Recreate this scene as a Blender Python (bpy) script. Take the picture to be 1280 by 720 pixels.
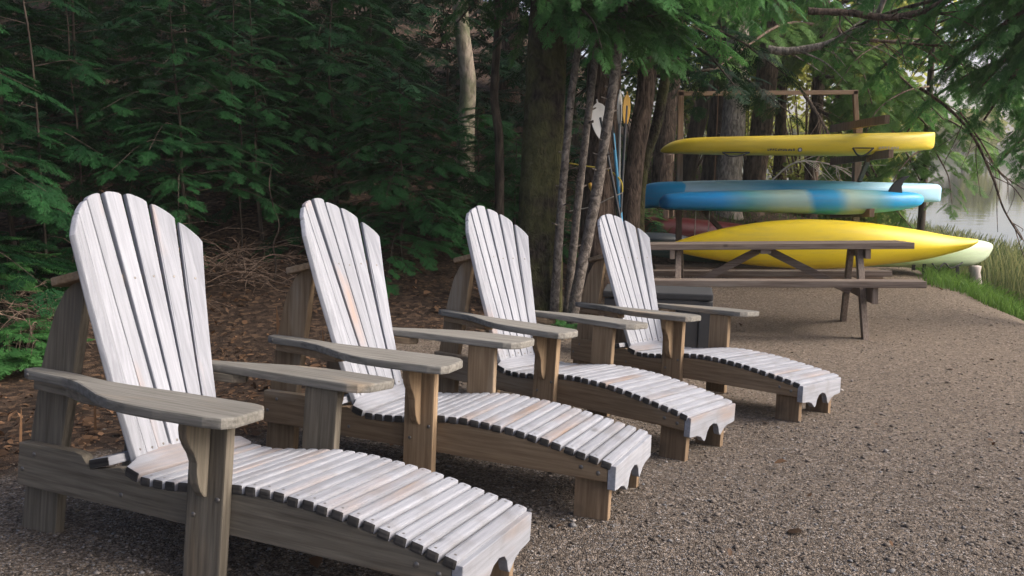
import bpy, bmesh, math, random
import numpy as np
from mathutils import Vector, Matrix

random.seed(7)
rng = np.random.default_rng(7)
scene = bpy.context.scene
for o in list(bpy.data.objects):
    bpy.data.objects.remove(o)
COL = scene.collection
R = math.radians

# ------------------------------------------------------------------ camera, sky, sun, exposure
F_PX, PITCH, CAM_Z = 993.27, -0.1744, 1.2726
cam_data = bpy.data.cameras.new('camera')
cam_data.sensor_width = 36.0
cam_data.lens = F_PX / 1280.0 * 36.0
cam_data.clip_start = 0.05
cam_data.clip_end = 2000.0
cam = bpy.data.objects.new('camera', cam_data)
cam.location = (0, 0, CAM_Z)
cam.rotation_euler = (R(90) + PITCH, 0, 0)
COL.objects.link(cam)
scene.camera = cam

SUN_EL, SUN_AZ = 36.0, 100.0        # azimuth: degrees clockwise from +Y (the view direction)
world = bpy.data.worlds.new('World')
scene.world = world
world.use_nodes = True
wn = world.node_tree
bg = wn.nodes['Background']
sky = wn.nodes.new('ShaderNodeTexSky')
sky.sky_type = 'NISHITA'
sky.sun_disc = False
sky.sun_elevation = R(SUN_EL)
sky.sun_rotation = R(SUN_AZ)
sky.air_density = 0.6
sky.dust_density = 5.0
sky.ozone_density = 0.4
wn.links.new(sky.outputs[0], bg.inputs['Color'])
bg.inputs['Strength'].default_value = 0.15

sun_d = bpy.data.lights.new('sun', 'SUN')
sun_d.energy = 1.5
sun_d.angle = R(34)
sun_d.color = (1.0, 0.965, 0.92)
sun = bpy.data.objects.new('sun', sun_d)
sv = Vector((math.sin(R(SUN_AZ)) * math.cos(R(SUN_EL)), math.cos(R(SUN_AZ)) * math.cos(R(SUN_EL)), math.sin(R(SUN_EL))))
sun.rotation_euler = sv.to_track_quat('Z', 'Y').to_euler()
COL.objects.link(sun)

scene.view_settings.view_transform = 'Standard'
scene.view_settings.look = 'None'
scene.view_settings.exposure = 1.15
scene.view_settings.gamma = 1.0
scene.render.engine = 'CYCLES'
scene.cycles.use_denoising = True
scene.cycles.max_bounces = 6
scene.cycles.diffuse_bounces = 3
scene.cycles.glossy_bounces = 3
scene.cycles.transmission_bounces = 3
scene.cycles.transparent_max_bounces = 4
scene.cycles.volume_bounces = 0
scene.cycles.volume_max_steps = 64
scene.cycles.caustics_reflective = False
scene.cycles.caustics_refractive = False

# ------------------------------------------------------------------ helpers
CP, SP = math.cos(PITCH), math.sin(PITCH)
def W(px, py, y):
    """a point of the place seen at photo pixel (px, py) that stands y metres ahead of the camera"""
    a = (px - 640) / F_PX
    b = (360 - py) / F_PX
    d = Vector((a, CP - b * SP, SP + b * CP))
    t = y / d.y
    return Vector((d.x * t, y, CAM_Z + d.z * t))

def tag(o, label=None, cat=None, group=None, kind=None):
    if label: o['label'] = label
    if cat: o['category'] = cat
    if group: o['group'] = group
    if kind: o['kind'] = kind
    return o

def link(name, me, mat=None, parent=None, loc=None, rot=None):
    o = bpy.data.objects.new(name, me)
    COL.objects.link(o)
    if mat is not None and me is not None and len(me.materials) == 0:
        for m in (mat if isinstance(mat, (list, tuple)) else [mat]):
            me.materials.append(m)
    elif mat is not None and me is not None and not isinstance(mat, (list, tuple)) and me.materials[0] != mat:
        o.material_slots[0].link = 'OBJECT'
        o.material_slots[0].material = mat
    if parent is not None: o.parent = parent
    if loc is not None: o.location = loc
    if rot is not None: o.rotation_euler = rot
    return o

def empty(name, loc=(0, 0, 0), rz=0.0, matrix=None):
    o = bpy.data.objects.new(name, None)
    o.empty_display_size = 0.1
    COL.objects.link(o)
    if matrix is not None: o.matrix_world = matrix
    else:
        o.location = loc
        o.rotation_euler = (0, 0, rz)
    return o

def mesh_np(name, verts, faces, attr=None, smooth=False):
    """verts (N,3), faces (M,k) of one polygon size"""
    verts = np.asarray(verts, np.float32).reshape(-1, 3)
    faces = np.asarray(faces, np.int32)
    me = bpy.data.meshes.new(name)
    me.vertices.add(len(verts))
    me.vertices.foreach_set('co', verts.ravel())
    k = faces.shape[1]
    me.loops.add(faces.size)
    me.loops.foreach_set('vertex_index', faces.ravel())
    me.polygons.add(len(faces))
    me.polygons.foreach_set('loop_start', np.arange(0, faces.size, k, dtype=np.int32))
    if smooth:
        me.polygons.foreach_set('use_smooth', np.ones(len(faces), bool))
    if attr is not None:
        for an, vals in attr.items():
            a = me.attributes.new(an, 'FLOAT', 'POINT')
            a.data.foreach_set('value', np.asarray(vals, np.float32).ravel())
    me.update(calc_edges=True)
    me.validate()
    return me

def bm_mesh(name, bm, smooth=False):
    me = bpy.data.meshes.new(name)
    bmesh.ops.recalc_face_normals(bm, faces=bm.faces)
    bm.to_mesh(me)
    bm.free()
    if smooth:
        for p in me.polygons: p.use_smooth = True
    return me

def add_prism(bm, pts, plane, a0, a1, bev=0.0, seg=2):
    """outline pts in a plane ('xz','xy','yz'), thickness a0..a1 along the third axis"""
    def P(q, a):
        if plane == 'xz': return (q[0], a, q[1])
        if plane == 'xy': return (q[0], q[1], a)
        return (a, q[0], q[1])
    n = len(pts)
    v0 = [bm.verts.new(P(q, a0)) for q in pts]
    v1 = [bm.verts.new(P(q, a1)) for q in pts]
    fs = [bm.faces.new(v0), bm.faces.new(v1[::-1])]
    for i in range(n):
        fs.append(bm.faces.new((v0[i], v1[i], v1[(i + 1) % n], v0[(i + 1) % n])))
    if bev:
        bmesh.ops.recalc_face_normals(bm, faces=fs)
        es = set()
        for f in fs[:2]: es.update(f.edges)
        for e in {e for f in fs[2:] for e in f.edges}:
            if len(e.link_faces) == 2 and e.calc_face_angle(0) > 0.6: es.add(e)
        bmesh.ops.bevel(bm, geom=list(es), offset=bev, segments=seg, profile=0.6, affect='EDGES')

def prism(name, pts, plane, a0, a1, bev=0.004):
    bm = bmesh.new()
    add_prism(bm, pts, plane, a0, a1, bev)
    return bm_mesh(name, bm)

def add_box(bm, c, s, bev=0.0, mat=None):
    x, y, z = s[0] / 2, s[1] / 2, s[2] / 2
    b2 = bmesh.new()
    add_prism(b2, [(-x, -y), (x, -y), (x, y), (-x, y)], 'xy', -z, z, bev)
    m = Matrix.Translation(c) @ (mat if mat is not None else Matrix())
    bmesh.ops.transform(b2, matrix=m, verts=b2.verts)
    tmp = bpy.data.meshes.new('t'); b2.to_mesh(tmp); b2.free()
    bm.from_mesh(tmp); bpy.data.meshes.remove(tmp)

def box(name, c, s, bev=0.004):
    bm = bmesh.new(); add_box(bm, c, s, bev); return bm_mesh(name, bm)

def beam_between(name, p, q, w, h, up=(0, 0, 1), bev=0.004):
    """rectangular timber from p to q; w across, h along 'up'"""
    p, q = Vector(p), Vector(q)
    d = q - p; L = d.length; x = d.normalized()
    z = (Vector(up) - x * x.dot(Vector(up))).normalized(); y = z.cross(x)
    m = Matrix((x, y, z)).transposed()
    bm = bmesh.new()
    add_box(bm, (p + q) / 2, (L, w, h), bev, m.to_4x4())
    return bm_mesh(name, bm)

def tube_np(path, radii, sides=8, wob=0.0, cap=True):
    """tapered tube arrays along a path"""
    path = np.asarray(path, float); n = len(path)
    radii = np.broadcast_to(np.asarray(radii, float), (n,))
    t = np.gradient(path, axis=0); t /= np.linalg.norm(t, axis=1)[:, None] + 1e-9
    ref = np.array([0.0, 0.0, 1.0]) if abs(t[0][2]) < 0.9 else np.array([1.0, 0.0, 0.0])
    vs = []
    u = np.cross(t[0], ref); u /= np.linalg.norm(u)
    ang = np.linspace(0, 2 * np.pi, sides, endpoint=False)
    for i in range(n):
        u = u - t[i] * (u @ t[i]); u /= np.linalg.norm(u) + 1e-9
        w = np.cross(t[i], u)
        r = radii[i] * (1 + wob * (rng.random(sides) - 0.5) * 2)
        vs.append(path[i] + np.outer(np.cos(ang) * r, u) + np.outer(np.sin(ang) * r, w))
    V = np.concatenate(vs)
    i, j = np.meshgrid(np.arange(n - 1), np.arange(sides), indexing='ij')
    j2 = (j + 1) % sides
    Fq = np.stack([i * sides + j, i * sides + j2, (i + 1) * sides + j2, (i + 1) * sides + j], -1).reshape(-1, 4)
    return V, Fq

def join_np(parts):
    V, Fs, off = [], [], 0
    for v, f in parts:
        V.append(v); Fs.append(f + off); off += len(v)
    return np.concatenate(V), np.concatenate(Fs)

def tube_obj(name, path, radii, mat, parent=None, sides=8, wob=0.0, smooth=True):
    v, f = tube_np(path, radii, sides, wob)
    return link(name, mesh_np(name, v, f, smooth=smooth), mat, parent)

def spline(pts, n):
    """Catmull-Rom through pts"""
    P = np.asarray([list(p) for p in pts], float)
    P = np.vstack([2 * P[0] - P[1], P, 2 * P[-1] - P[-2]])
    m = len(P) - 3
    out = []
    for s in np.linspace(0, m - 1e-6, n):
        i = int(s); t = s - i
        a, b, c, d = P[i:i + 4]
        out.append(0.5 * ((2 * b) + (c - a) * t + (2 * a - 5 * b + 4 * c - d) * t ** 2 + (3 * b - a - 3 * c + d) * t ** 3))
    return np.array(out)

# ------------------------------------------------------------------ materials
def new_mat(name):
    m = bpy.data.materials.new(name); m.use_nodes = True
    nt = m.node_tree
    return m, nt, nt.nodes['Principled BSDF'], nt.nodes, nt.links

def N(nodes, kind, **kw):
    n = nodes.new('ShaderNode' + kind)
    for k, v in kw.items():
        if k in n.inputs.keys() if hasattr(n.inputs, 'keys') else False: n.inputs[k].default_value = v
        else: setattr(n, k, v)
    return n

def ramp(nodes, stops):
    r = nodes.new('ShaderNodeValToRGB')
    els = r.color_ramp.elements
    while len(els) < len(stops): els.new(0.5)
    for e, (p, c) in zip(els, stops):
        e.position = p
        e.color = (*c, 1) if len(c) == 3 else c
    return r

def mixc(nodes, links, fac, a, b):
    n = nodes.new('ShaderNodeMix'); n.data_type = 'RGBA'
    for sock, v in ((n.inputs[0], fac), (n.inputs[6], a), (n.inputs[7], b)):
        if hasattr(v, 'links') or isinstance(v, bpy.types.NodeSocket): links.new(v, sock)
        elif isinstance(v, (int, float)): sock.default_value = v
        else: sock.default_value = (*v, 1)
    return n.outputs[2]

def math_n(nodes, links, op, a, b=None, clamp=False):
    n = nodes.new('ShaderNodeMath'); n.operation = op; n.use_clamp = clamp
    for i, v in enumerate((a, b)):
        if v is None: continue
        if isinstance(v, bpy.types.NodeSocket): links.new(v, n.inputs[i])
        else: n.inputs[i].default_value = v
    return n.outputs[0]

def wood(name, c_dark, c_light, axis, worn=None, worn_t=0.6, rough=0.8, knots=True, spread=0.25, bump=0.25, stain=None, recline=0.0):
    m, nt, bs, nodes, links = new_mat(name)
    tc = nodes.new('ShaderNodeTexCoord')
    oi = nodes.new('ShaderNodeObjectInfo')
    off = nodes.new('ShaderNodeVectorMath'); off.operation = 'SCALE'
    comb = nodes.new('ShaderNodeCombineXYZ')
    for i in range(3): links.new(oi.outputs['Random'], comb.inputs[i])
    links.new(comb.outputs[0], off.inputs[0]); off.inputs['Scale'].default_value = 37.0
    add = nodes.new('ShaderNodeVectorMath'); add.operation = 'ADD'
    links.new(tc.outputs['Object'], add.inputs[0]); links.new(off.outputs[0], add.inputs[1])
    if recline:
        vr = nodes.new('ShaderNodeVectorRotate'); vr.rotation_type = 'Y_AXIS'; vr.inputs['Angle'].default_value = recline
        links.new(add.outputs[0], vr.inputs['Vector']); add = vr
    mp = nodes.new('ShaderNodeMapping')
    sc = [1.0, 1.0, 1.0]; sc['xyz'.index(axis)] = 0.045
    mp.inputs['Scale'].default_value = sc
    links.new(add.outputs[0], mp.inputs['Vector'])
    n1 = nodes.new('ShaderNodeTexNoise'); n1.inputs['Scale'].default_value = 80; n1.inputs['Detail'].default_value = 6; n1.inputs['Roughness'].default_value = 0.6
    n1.inputs['Distortion'].default_value = 0.25
    links.new(mp.outputs[0], n1.inputs['Vector'])
    r1 = ramp(nodes, [(0.3, c_dark), (0.68, c_light)])
    links.new(n1.outputs['Fac'], r1.inputs['Fac'])
    col = r1.outputs['Color']
    n2 = nodes.new('ShaderNodeTexNoise'); n2.inputs['Scale'].default_value = 5; n2.inputs['Detail'].default_value = 4
    mp2 = nodes.new('ShaderNodeMapping'); sc2 = [1.0, 1.0, 1.0]; sc2['xyz'.index(axis)] = 0.25
    mp2.inputs['Scale'].default_value = sc2; links.new(add.outputs[0], mp2.inputs['Vector']); links.new(mp2.outputs[0], n2.inputs['Vector'])
    if worn is not None:
        t = math_n(nodes, links, 'MULTIPLY', oi.outputs['Random'], -0.14)
        th = math_n(nodes, links, 'ADD', n2.outputs['Fac'], t)
        mask = nodes.new('ShaderNodeMapRange'); mask.inputs['From Min'].default_value = worn_t - 0.08; mask.inputs['From Max'].default_value = worn_t + 0.06
        links.new(th, mask.inputs['Value'])
        wv = math_n(nodes, links, 'MULTIPLY', mask.outputs[0], n1.outputs['Fac'])
        wv = math_n(nodes, links, 'MULTIPLY', wv, 1.5, True)
        col = mixc(nodes, links, wv, col, worn)
    if knots:
        vo = nodes.new('ShaderNodeTexVoronoi'); vo.inputs['Scale'].default_value = 5.5
        mp3 = nodes.new('ShaderNodeMapping'); sc3 = [1.0, 1.0, 1.0]; sc3['xyz'.index(axis)] = 0.5
        mp3.inputs['Scale'].default_value = sc3; links.new(add.outputs[0], mp3.inputs['Vector']); links.new(mp3.outputs[0], vo.inputs['Vector'])
        km = nodes.new('ShaderNodeMapRange'); km.inputs['From Min'].default_value = 0.035; km.inputs['From Max'].default_value = 0.09
        km.inputs['To Min'].default_value = 0.75; km.inputs['To Max'].default_value = 0.0
        links.new(vo.outputs['Distance'], km.inputs['Value'])
        col = mixc(nodes, links, km.outputs[0], col, tuple(0.35 * x for x in c_dark))
    if stain is not None:
        n3 = nodes.new('ShaderNodeTexNoise'); n3.inputs['Scale'].default_value = 9; n3.inputs['Detail'].default_value = 5
        links.new(add.outputs[0], n3.inputs['Vector'])
        sm = nodes.new('ShaderNodeMapRange'); sm.inputs['From Min'].default_value = 0.5; sm.inputs['From Max'].default_value = 0.75; sm.inputs['To Max'].default_value = 0.7
        links.new(n3.outputs['Fac'], sm.inputs['Value'])
        col = mixc(nodes, links, sm.outputs[0], col, stain)
    hv = nodes.new('ShaderNodeHueSaturation')
    v = nodes.new('ShaderNodeMapRange'); v.inputs['To Min'].default_value = 1 - spread; v.inputs['To Max'].default_value = 1 + spread * 0.5
    links.new(oi.outputs['Random'], v.inputs['Value']); links.new(v.outputs[0], hv.inputs['Value']); links.new(col, hv.inputs['Color'])
    links.new(hv.outputs[0], bs.inputs['Base Color'])
    bs.inputs['Roughness'].default_value = rough
    bs.inputs['Specular IOR Level'].default_value = 0.25
    bp = nodes.new('ShaderNodeBump'); bp.inputs['Strength'].default_value = bump; bp.inputs['Distance'].default_value = 0.004
    links.new(n1.outputs['Fac'], bp.inputs['Height']); links.new(bp.outputs[0], bs.inputs['Normal'])
    return m

M = {}
WHITE_D, WHITE_L, WORN = (0.205, 0.213, 0.238), (0.302, 0.312, 0.343), (0.25, 0.175, 0.13)
M['slat_y'] = wood('whitewashed_slat_wood', WHITE_D, WHITE_L, 'y', WORN, 0.57, spread=0.16, knots=True, stain=(0.19, 0.185, 0.19))
M['slat_z'] = wood('whitewashed_back_wood', WHITE_D, WHITE_L, 'z', (0.36, 0.24, 0.18), 0.63, spread=0.1, knots=False, recline=0.398)
TAN_D, TAN_L = (0.145, 0.096, 0.056), (0.285, 0.205, 0.128)
M['tan_x'] = wood('tan_cedar_along', TAN_D, TAN_L, 'x', (0.30, 0.25, 0.19), 0.60)
GR_D, GR_L = (0.075, 0.064, 0.049), (0.175, 0.153, 0.12)
M['grey_x'] = wood('greyed_cedar_along', GR_D, GR_L, 'x', (0.25, 0.18, 0.11), 0.60)
M['grey_z'] = wood('greyed_cedar_upright', GR_D, GR_L, 'z', (0.25, 0.18, 0.11), 0.60)
M['tan_z'] = wood('tan_cedar_upright', TAN_D, TAN_L, 'z', (0.30, 0.25, 0.19), 0.60)
M['tan_y'] = wood('tan_cedar_across', TAN_D, TAN_L, 'y', (0.30, 0.25, 0.19), 0.55)
M['arm'] = wood('weathered_arm_wood', (0.105, 0.098, 0.085), (0.225, 0.215, 0.192), 'x', (0.34, 0.25, 0.16), 0.62, spread=0.2)
M['end'] = wood('dirty_slat_end', (0.018, 0.017, 0.016), (0.08, 0.074, 0.068), 'x', knots=False)
M['foot_z'] = wood('stained_leg_wood', (0.13, 0.085, 0.05), (0.27, 0.19, 0.12), 'z', (0.05, 0.045, 0.04), 0.56, stain=(0.07, 0.055, 0.04))
M['table_x'] = wood('weathered_table_wood', (0.12, 0.088, 0.068), (0.27, 0.215, 0.175), 'x', (0.30, 0.26, 0.22), 0.6)
M['table_z'] = wood('weathered_table_leg_wood', (0.15, 0.11, 0.085), (0.30, 0.24, 0.19), 'z')
M['rack'] = wood('brown_rack_timber', (0.13, 0.085, 0.06), (0.27, 0.19, 0.14), 'z', knots=False)
M['rack_x'] = wood('brown_rack_rail', (0.16, 0.105, 0.075), (0.32, 0.23, 0.17), 'x', knots=False)

def plain(name, c, rough=0.5, metal=0.0, noise=0.0, scale=20, spec=0.5):
    m, nt, bs, nodes, links = new_mat(name)
    bs.inputs['Roughness'].default_value = rough; bs.inputs['Metallic'].default_value = metal
    bs.inputs['Specular IOR Level'].default_value = spec
    tc = nodes.new('ShaderNodeTexCoord')
    n1 = nodes.new('ShaderNodeTexNoise'); n1.inputs['Scale'].default_value = scale; n1.inputs['Detail'].default_value = 5
    links.new(tc.outputs['Object'], n1.inputs['Vector'])
    k = max(noise, 0.05)
    col = mixc(nodes, links, n1.outputs['Fac'], tuple(x * (1 - k) for x in c), tuple(min(1, x * (1 + k)) for x in c))
    links.new(col, bs.inputs['Base Color'])
    return m
M['bolt'] = plain('galvanised_bolt', (0.16, 0.15, 0.14), 0.45, 0.7)
M['rope_y'] = plain('yellow_rope', (0.55, 0.42, 0.06), 0.8)
M['rope_w'] = plain('pale_cord', (0.42, 0.38, 0.32), 0.9)
M['strap'] = plain('black_strap', (0.012, 0.012, 0.014), 0.8)
M['deck_box'] = plain('dark_grey_plastic', (0.038, 0.040, 0.043), 0.7, noise=0.25, scale=14)
M['deck_box_lid'] = plain('dark_grey_plastic_lid', (0.026, 0.027, 0.029), 0.85, noise=0.2, scale=14)
M['pad_white'] = plain('white_blade_plastic', (0.85, 0.83, 0.80), 0.4)
M['pad_yellow'] = plain('yellow_blade_plastic', (0.55, 0.30, 0.02), 0.4)
M['pad_black'] = plain('black_shaft', (0.02, 0.022, 0.026), 0.35)
M['pad_blue'] = plain('blue_shaft', (0.06, 0.30, 0.50), 0.35)
M['pad_grey'] = plain('grey_shaft', (0.25, 0.26, 0.27), 0.4)
M['fin'] = plain('black_fin_plastic', (0.012, 0.015, 0.02), 0.4)
M['ink'] = plain('dark_decal', (0.05, 0.045, 0.05), 0.5)
M['ink_pale'] = plain('pale_decal', (0.42, 0.38, 0.40), 0.5)
M['peeled'] = plain('weathered_stake_wood', (0.42, 0.36, 0.33), 0.9, noise=0.25, scale=30)

def kayak_paint(name, stops, rough=0.38):
    """hull plastic; stops are along the hull's own length (generated x)"""
    m, nt, bs, nodes, links = new_mat(name)
    tc = nodes.new('ShaderNodeTexCoord')
    sep = nodes.new('ShaderNodeSeparateXYZ'); links.new(tc.outputs['Generated'], sep.inputs[0])
    nz = nodes.new('ShaderNodeTexNoise'); nz.inputs['Scale'].default_value = 4; nz.inputs['Detail'].default_value = 4
    links.new(tc.outputs['Object'], nz.inputs['Vector'])
    a = math_n(nodes, links, 'SUBTRACT', nz.outputs['Fac'], 0.5)
    a = math_n(nodes, links, 'MULTIPLY', a, 0.06 if len(stops) > 2 else 0.0)
    f = math_n(nodes, links, 'ADD', sep.outputs['X'], a)
    r = ramp(nodes, stops); links.new(f, r.inputs['Fac'])
    mp = nodes.new('ShaderNodeMapping'); mp.inputs['Scale'].default_value = (0.3, 1, 3)
    links.new(tc.outputs['Object'], mp.inputs['Vector'])
    n2 = nodes.new('ShaderNodeTexNoise'); n2.inputs['Scale'].default_value = 6; n2.inputs['Detail'].default_value = 7; n2.inputs['Roughness'].default_value = 0.7
    links.new(mp.outputs[0], n2.inputs['Vector'])
    mr = nodes.new('ShaderNodeMapRange'); mr.inputs['From Min'].default_value = 0.5; mr.inputs['From Max'].default_value = 0.8; mr.inputs['To Max'].default_value = 0.35
    links.new(n2.outputs['Fac'], mr.inputs['Value'])
    dirt = mixc(nodes, links, mr.outputs[0], r.outputs['Color'], (0.20, 0.17, 0.11))
    links.new(dirt, bs.inputs['Base Color'])
    rr = nodes.new('ShaderNodeMapRange'); rr.inputs['To Min'].default_value = rough - 0.08; rr.inputs['To Max'].default_value = rough + 0.2
    links.new(n2.outputs['Fac'], rr.inputs['Value']); links.new(rr.outputs[0], bs.inputs['Roughness'])
    bs.inputs['Specular IOR Level'].default_value = 0.4
    return m

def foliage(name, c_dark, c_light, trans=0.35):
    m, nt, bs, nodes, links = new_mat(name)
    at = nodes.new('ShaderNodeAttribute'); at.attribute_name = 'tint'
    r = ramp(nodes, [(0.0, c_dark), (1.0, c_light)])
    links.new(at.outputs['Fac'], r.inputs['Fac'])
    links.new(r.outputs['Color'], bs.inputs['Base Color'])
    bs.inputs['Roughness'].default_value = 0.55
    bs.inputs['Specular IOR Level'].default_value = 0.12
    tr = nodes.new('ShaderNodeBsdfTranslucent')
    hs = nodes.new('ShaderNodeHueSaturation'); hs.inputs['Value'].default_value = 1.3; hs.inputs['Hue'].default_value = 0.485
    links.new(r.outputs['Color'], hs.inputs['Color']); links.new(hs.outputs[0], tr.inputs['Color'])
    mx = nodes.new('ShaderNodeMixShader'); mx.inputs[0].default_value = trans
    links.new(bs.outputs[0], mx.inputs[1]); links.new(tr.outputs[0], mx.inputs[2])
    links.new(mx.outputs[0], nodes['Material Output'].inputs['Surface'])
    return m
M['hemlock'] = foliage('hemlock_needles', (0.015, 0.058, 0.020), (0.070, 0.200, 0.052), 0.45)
M['hemlock_sun_tinted'] = foliage('sun_tinted_hemlock_needles', (0.030, 0.085, 0.022), (0.150, 0.285, 0.070), 0.5)  # sunlight put into the colour: lighter copy of the hemlock needles
M['understory'] = foliage('shade_tinted_hemlock_needles', (0.006, 0.030, 0.011), (0.026, 0.100, 0.028), 0.3)  # forest shade put into the colour: darker copy of the hemlock needles
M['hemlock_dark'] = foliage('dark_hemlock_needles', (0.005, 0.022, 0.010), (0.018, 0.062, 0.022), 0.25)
M['far_leaf'] = foliage('sun_tinted_far_leaves', (0.09, 0.13, 0.03), (0.30, 0.30, 0.09), 0.5)  # sun on the far bank put into a yellow leaf colour
M['grass'] = foliage('shore_grass', (0.035, 0.085, 0.016), (0.12, 0.24, 0.045), 0.4)
M['reed'] = foliage('reed_blades', (0.045, 0.085, 0.03), (0.22, 0.23, 0.10), 0.4)
M['herb'] = foliage('low_leafy_plant', (0.03, 0.10, 0.03), (0.08, 0.22, 0.06), 0.4)
M['litter'] = foliage('fallen_leaves', (0.030, 0.018, 0.011), (0.26, 0.15, 0.085), 0.1)

def bark(name, c_dark, c_light, moss=None, moss_t=0.55, scale=16, stretch=0.2, bump=0.7):
    m, nt, bs, nodes, links = new_mat(name)
    tc = nodes.new('ShaderNodeTexCoord')
    mp = nodes.new('ShaderNodeMapping'); mp.inputs['Scale'].default_value = (1, 1, stretch)
    links.new(tc.outputs['Object'], mp.inputs['Vector'])
    n1 = nodes.new('ShaderNodeTexNoise'); n1.inputs['Scale'].default_value = scale; n1.inputs['Detail'].default_value = 8; n1.inputs['Roughness'].default_value = 0.7
    n1.inputs['Distortion'].default_value = 0.5
    links.new(mp.outputs[0], n1.inputs['Vector'])
    n3 = nodes.new('ShaderNodeTexNoise'); n3.inputs['Scale'].default_value = scale * 0.45; n3.inputs['Detail'].default_value = 3; n3.inputs['Distortion'].default_value = 1.2
    links.new(mp.outputs[0], n3.inputs['Vector'])
    rd = math_n(nodes, links, 'ABSOLUTE', math_n(nodes, links, 'SUBTRACT', n3.outputs['Fac'], 0.5))
    rd = math_n(nodes, links, 'MULTIPLY', rd, 4.0, True)
    h = math_n(nodes, links, 'MULTIPLY', rd, 0.45)
    h = math_n(nodes, links, 'ADD', h, n1.outputs['Fac'])
    r = ramp(nodes, [(0.42, c_dark), (0.62, tuple(0.55 * a + 0.45 * b for a, b in zip(c_dark, c_light))), (0.92, c_light)])
    links.new(h, r.inputs['Fac'])
    col = r.outputs['Color']
    if moss is not None:
        n2 = nodes.new('ShaderNodeTexNoise'); n2.inputs['Scale'].default_value = 3.5; n2.inputs['Detail'].default_value = 6
        links.new(tc.outputs['Object'], n2.inputs['Vector'])
        mm = nodes.new('ShaderNodeMapRange'); mm.inputs['From Min'].default_value = moss_t - 0.08; mm.inputs['From Max'].default_value = moss_t + 0.1
        links.new(n2.outputs['Fac'], mm.inputs['Value'])
        col = mixc(nodes, links, math_n(nodes, links, 'MULTIPLY', mm.outputs[0], n1.outputs['Fac']), col, moss)
    links.new(col, bs.inputs['Base Color'])
    bs.inputs['Roughness'].default_value = 0.9; bs.inputs['Specular IOR Level'].default_value = 0.15
    bp = nodes.new('ShaderNodeBump'); bp.inputs['Strength'].default_value = bump; bp.inputs['Distance'].default_value = 0.03
    links.new(h, bp.inputs['Height']); links.new(bp.outputs[0], bs.inputs['Normal'])
    return m
M['bark_hem'] = bark('mossy_hemlock_bark', (0.007, 0.006, 0.005), (0.065, 0.052, 0.04), (0.11, 0.115, 0.04), 0.46, scale=24, stretch=0.55, bump=1.0)
M['bark_dark'] = bark('dark_bark', (0.022, 0.018, 0.015), (0.12, 0.095, 0.075))
M['bark_brown'] = bark('brown_furrowed_bark', (0.022, 0.016, 0.012), (0.18, 0.13, 0.10), None, scale=24, stretch=0.26, bump=1.0)
M['bark_grey'] = bark('grey_bark', (0.10, 0.085, 0.072), (0.46, 0.40, 0.34), None, scale=24, stretch=0.34, bump=1.0)
M['bark_birch'] = bark('pale_lichened_bark', (0.12, 0.10, 0.08), (0.40, 0.34, 0.27), (0.09, 0.13, 0.05), 0.5, scale=11, stretch=0.5, bump=0.4)
M['bark_stem'] = bark('smooth_sapling_bark', (0.05, 0.042, 0.036), (0.215, 0.185, 0.16), None, scale=26, stretch=0.8, bump=0.5)
M['twig'] = bark('bare_twig_bark', (0.06, 0.04, 0.03), (0.22, 0.16, 0.12), None, scale=30, stretch=0.5, bump=0.2)

# ------------------------------------------------------------------ terrain
WATER_Z = -0.65
CH = [(-0.7233, 2.3190, -0.3859, 0.0, -0.0709, -0.1348), (-0.2013, 3.1831, -0.4267, -0.0798, -0.0430, -0.0893),
      (0.3729, 4.0354, -0.6730, -0.1728, -0.0615, -0.0998), (1.1820, 4.7085, -0.7718, -0.2454, -0.0400, -0.1154)]
def chair_matrix(c):
    X, Y, a, z, tx, ty = c
    zx = Vector((-tx, -ty, 1)).normalized()
    xd = Vector((math.cos(a), math.sin(a), 0)); xd.z = tx * xd.x + ty * xd.y
    xd = (xd - zx * xd.dot(zx)).normalized()
    yd = zx.cross(xd)
    m = Matrix((xd, yd, zx)).transposed().to_4x4()
    m.translation = (X, Y, z)
    return m
CHM = [chair_matrix(c) for c in CH]

# picnic table frame
T_C = Vector((3.38, 6.40, CAM_Z - 1.076))                 # right end of the near bench, top outer corner
T_u = Vector((-2.33, 0.58, -0.085)).normalized()
T_v = Vector((0.38, 1.55, -0.135)).normalized(); T_v = (T_v - T_u * T_v.dot(T_u)).normalized()
T_w = T_v.cross(T_u).normalized()
if T_w.z < 0: T_w = -T_w
T_O = T_C - T_w * 0.45
TM = Matrix((T_u, T_v, T_w)).transposed().to_4x4(); TM.translation = T_O

cps = []
for m in CHM:
    for lx in (-0.85, 0.65):
        for ly in (-0.2, 0.2):
            p = m @ Vector((lx, ly, 0)); cps.append((p.x, p.y, p.z))
for u in (0.5, 1.9):
    for v in (0.1, 1.45):
        p = TM @ Vector((u, v, -0.06)); cps.append((p.x, p.y, p.z))
for q in [(30, 472, 5.0), (320, 330, 8), (500, 348, 8), (675, 390, 7.3), (850, 336, 10.2), (1072, 344, 10.2), (900, 268, 14), (1020, 262, 16), (515, 110, 16), (340, 12, 20), (100, 160, 12), (1250, 382, 8.0)]:
    cps.append(tuple(W(*q)))
cps += [(-9, 15, 3.0), (-15, 10, 3.2), (-8, 5, 0.7), (-5, 2.5, 0.35), (-4, -1, 0.3), (-15, 0, 2.0), (-20, 30, 9), (0, 30, 6.0), (6, 24, 1.0),
        (0, -5, 0.45), (5, -5, 0.2), (3, 2.2, -0.10), (5, 3, -0.25), (9, 0, -0.3), (-30, 55, 14), (0, 60, 9), (-60, 0, 9), (-60, 60, 18), (0, -40, 2), (40, -40, 0), (60, 60, 0)]
cps = np.array(cps)
def tps(r):
    return np.where(r > 1e-9, r * r * np.log(np.maximum(r, 1e-9)), 0)
_A = np.hypot(cps[:, None, 0] - cps[None, :, 0], cps[:, None, 1] - cps[None, :, 1])
_n = len(cps)
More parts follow.
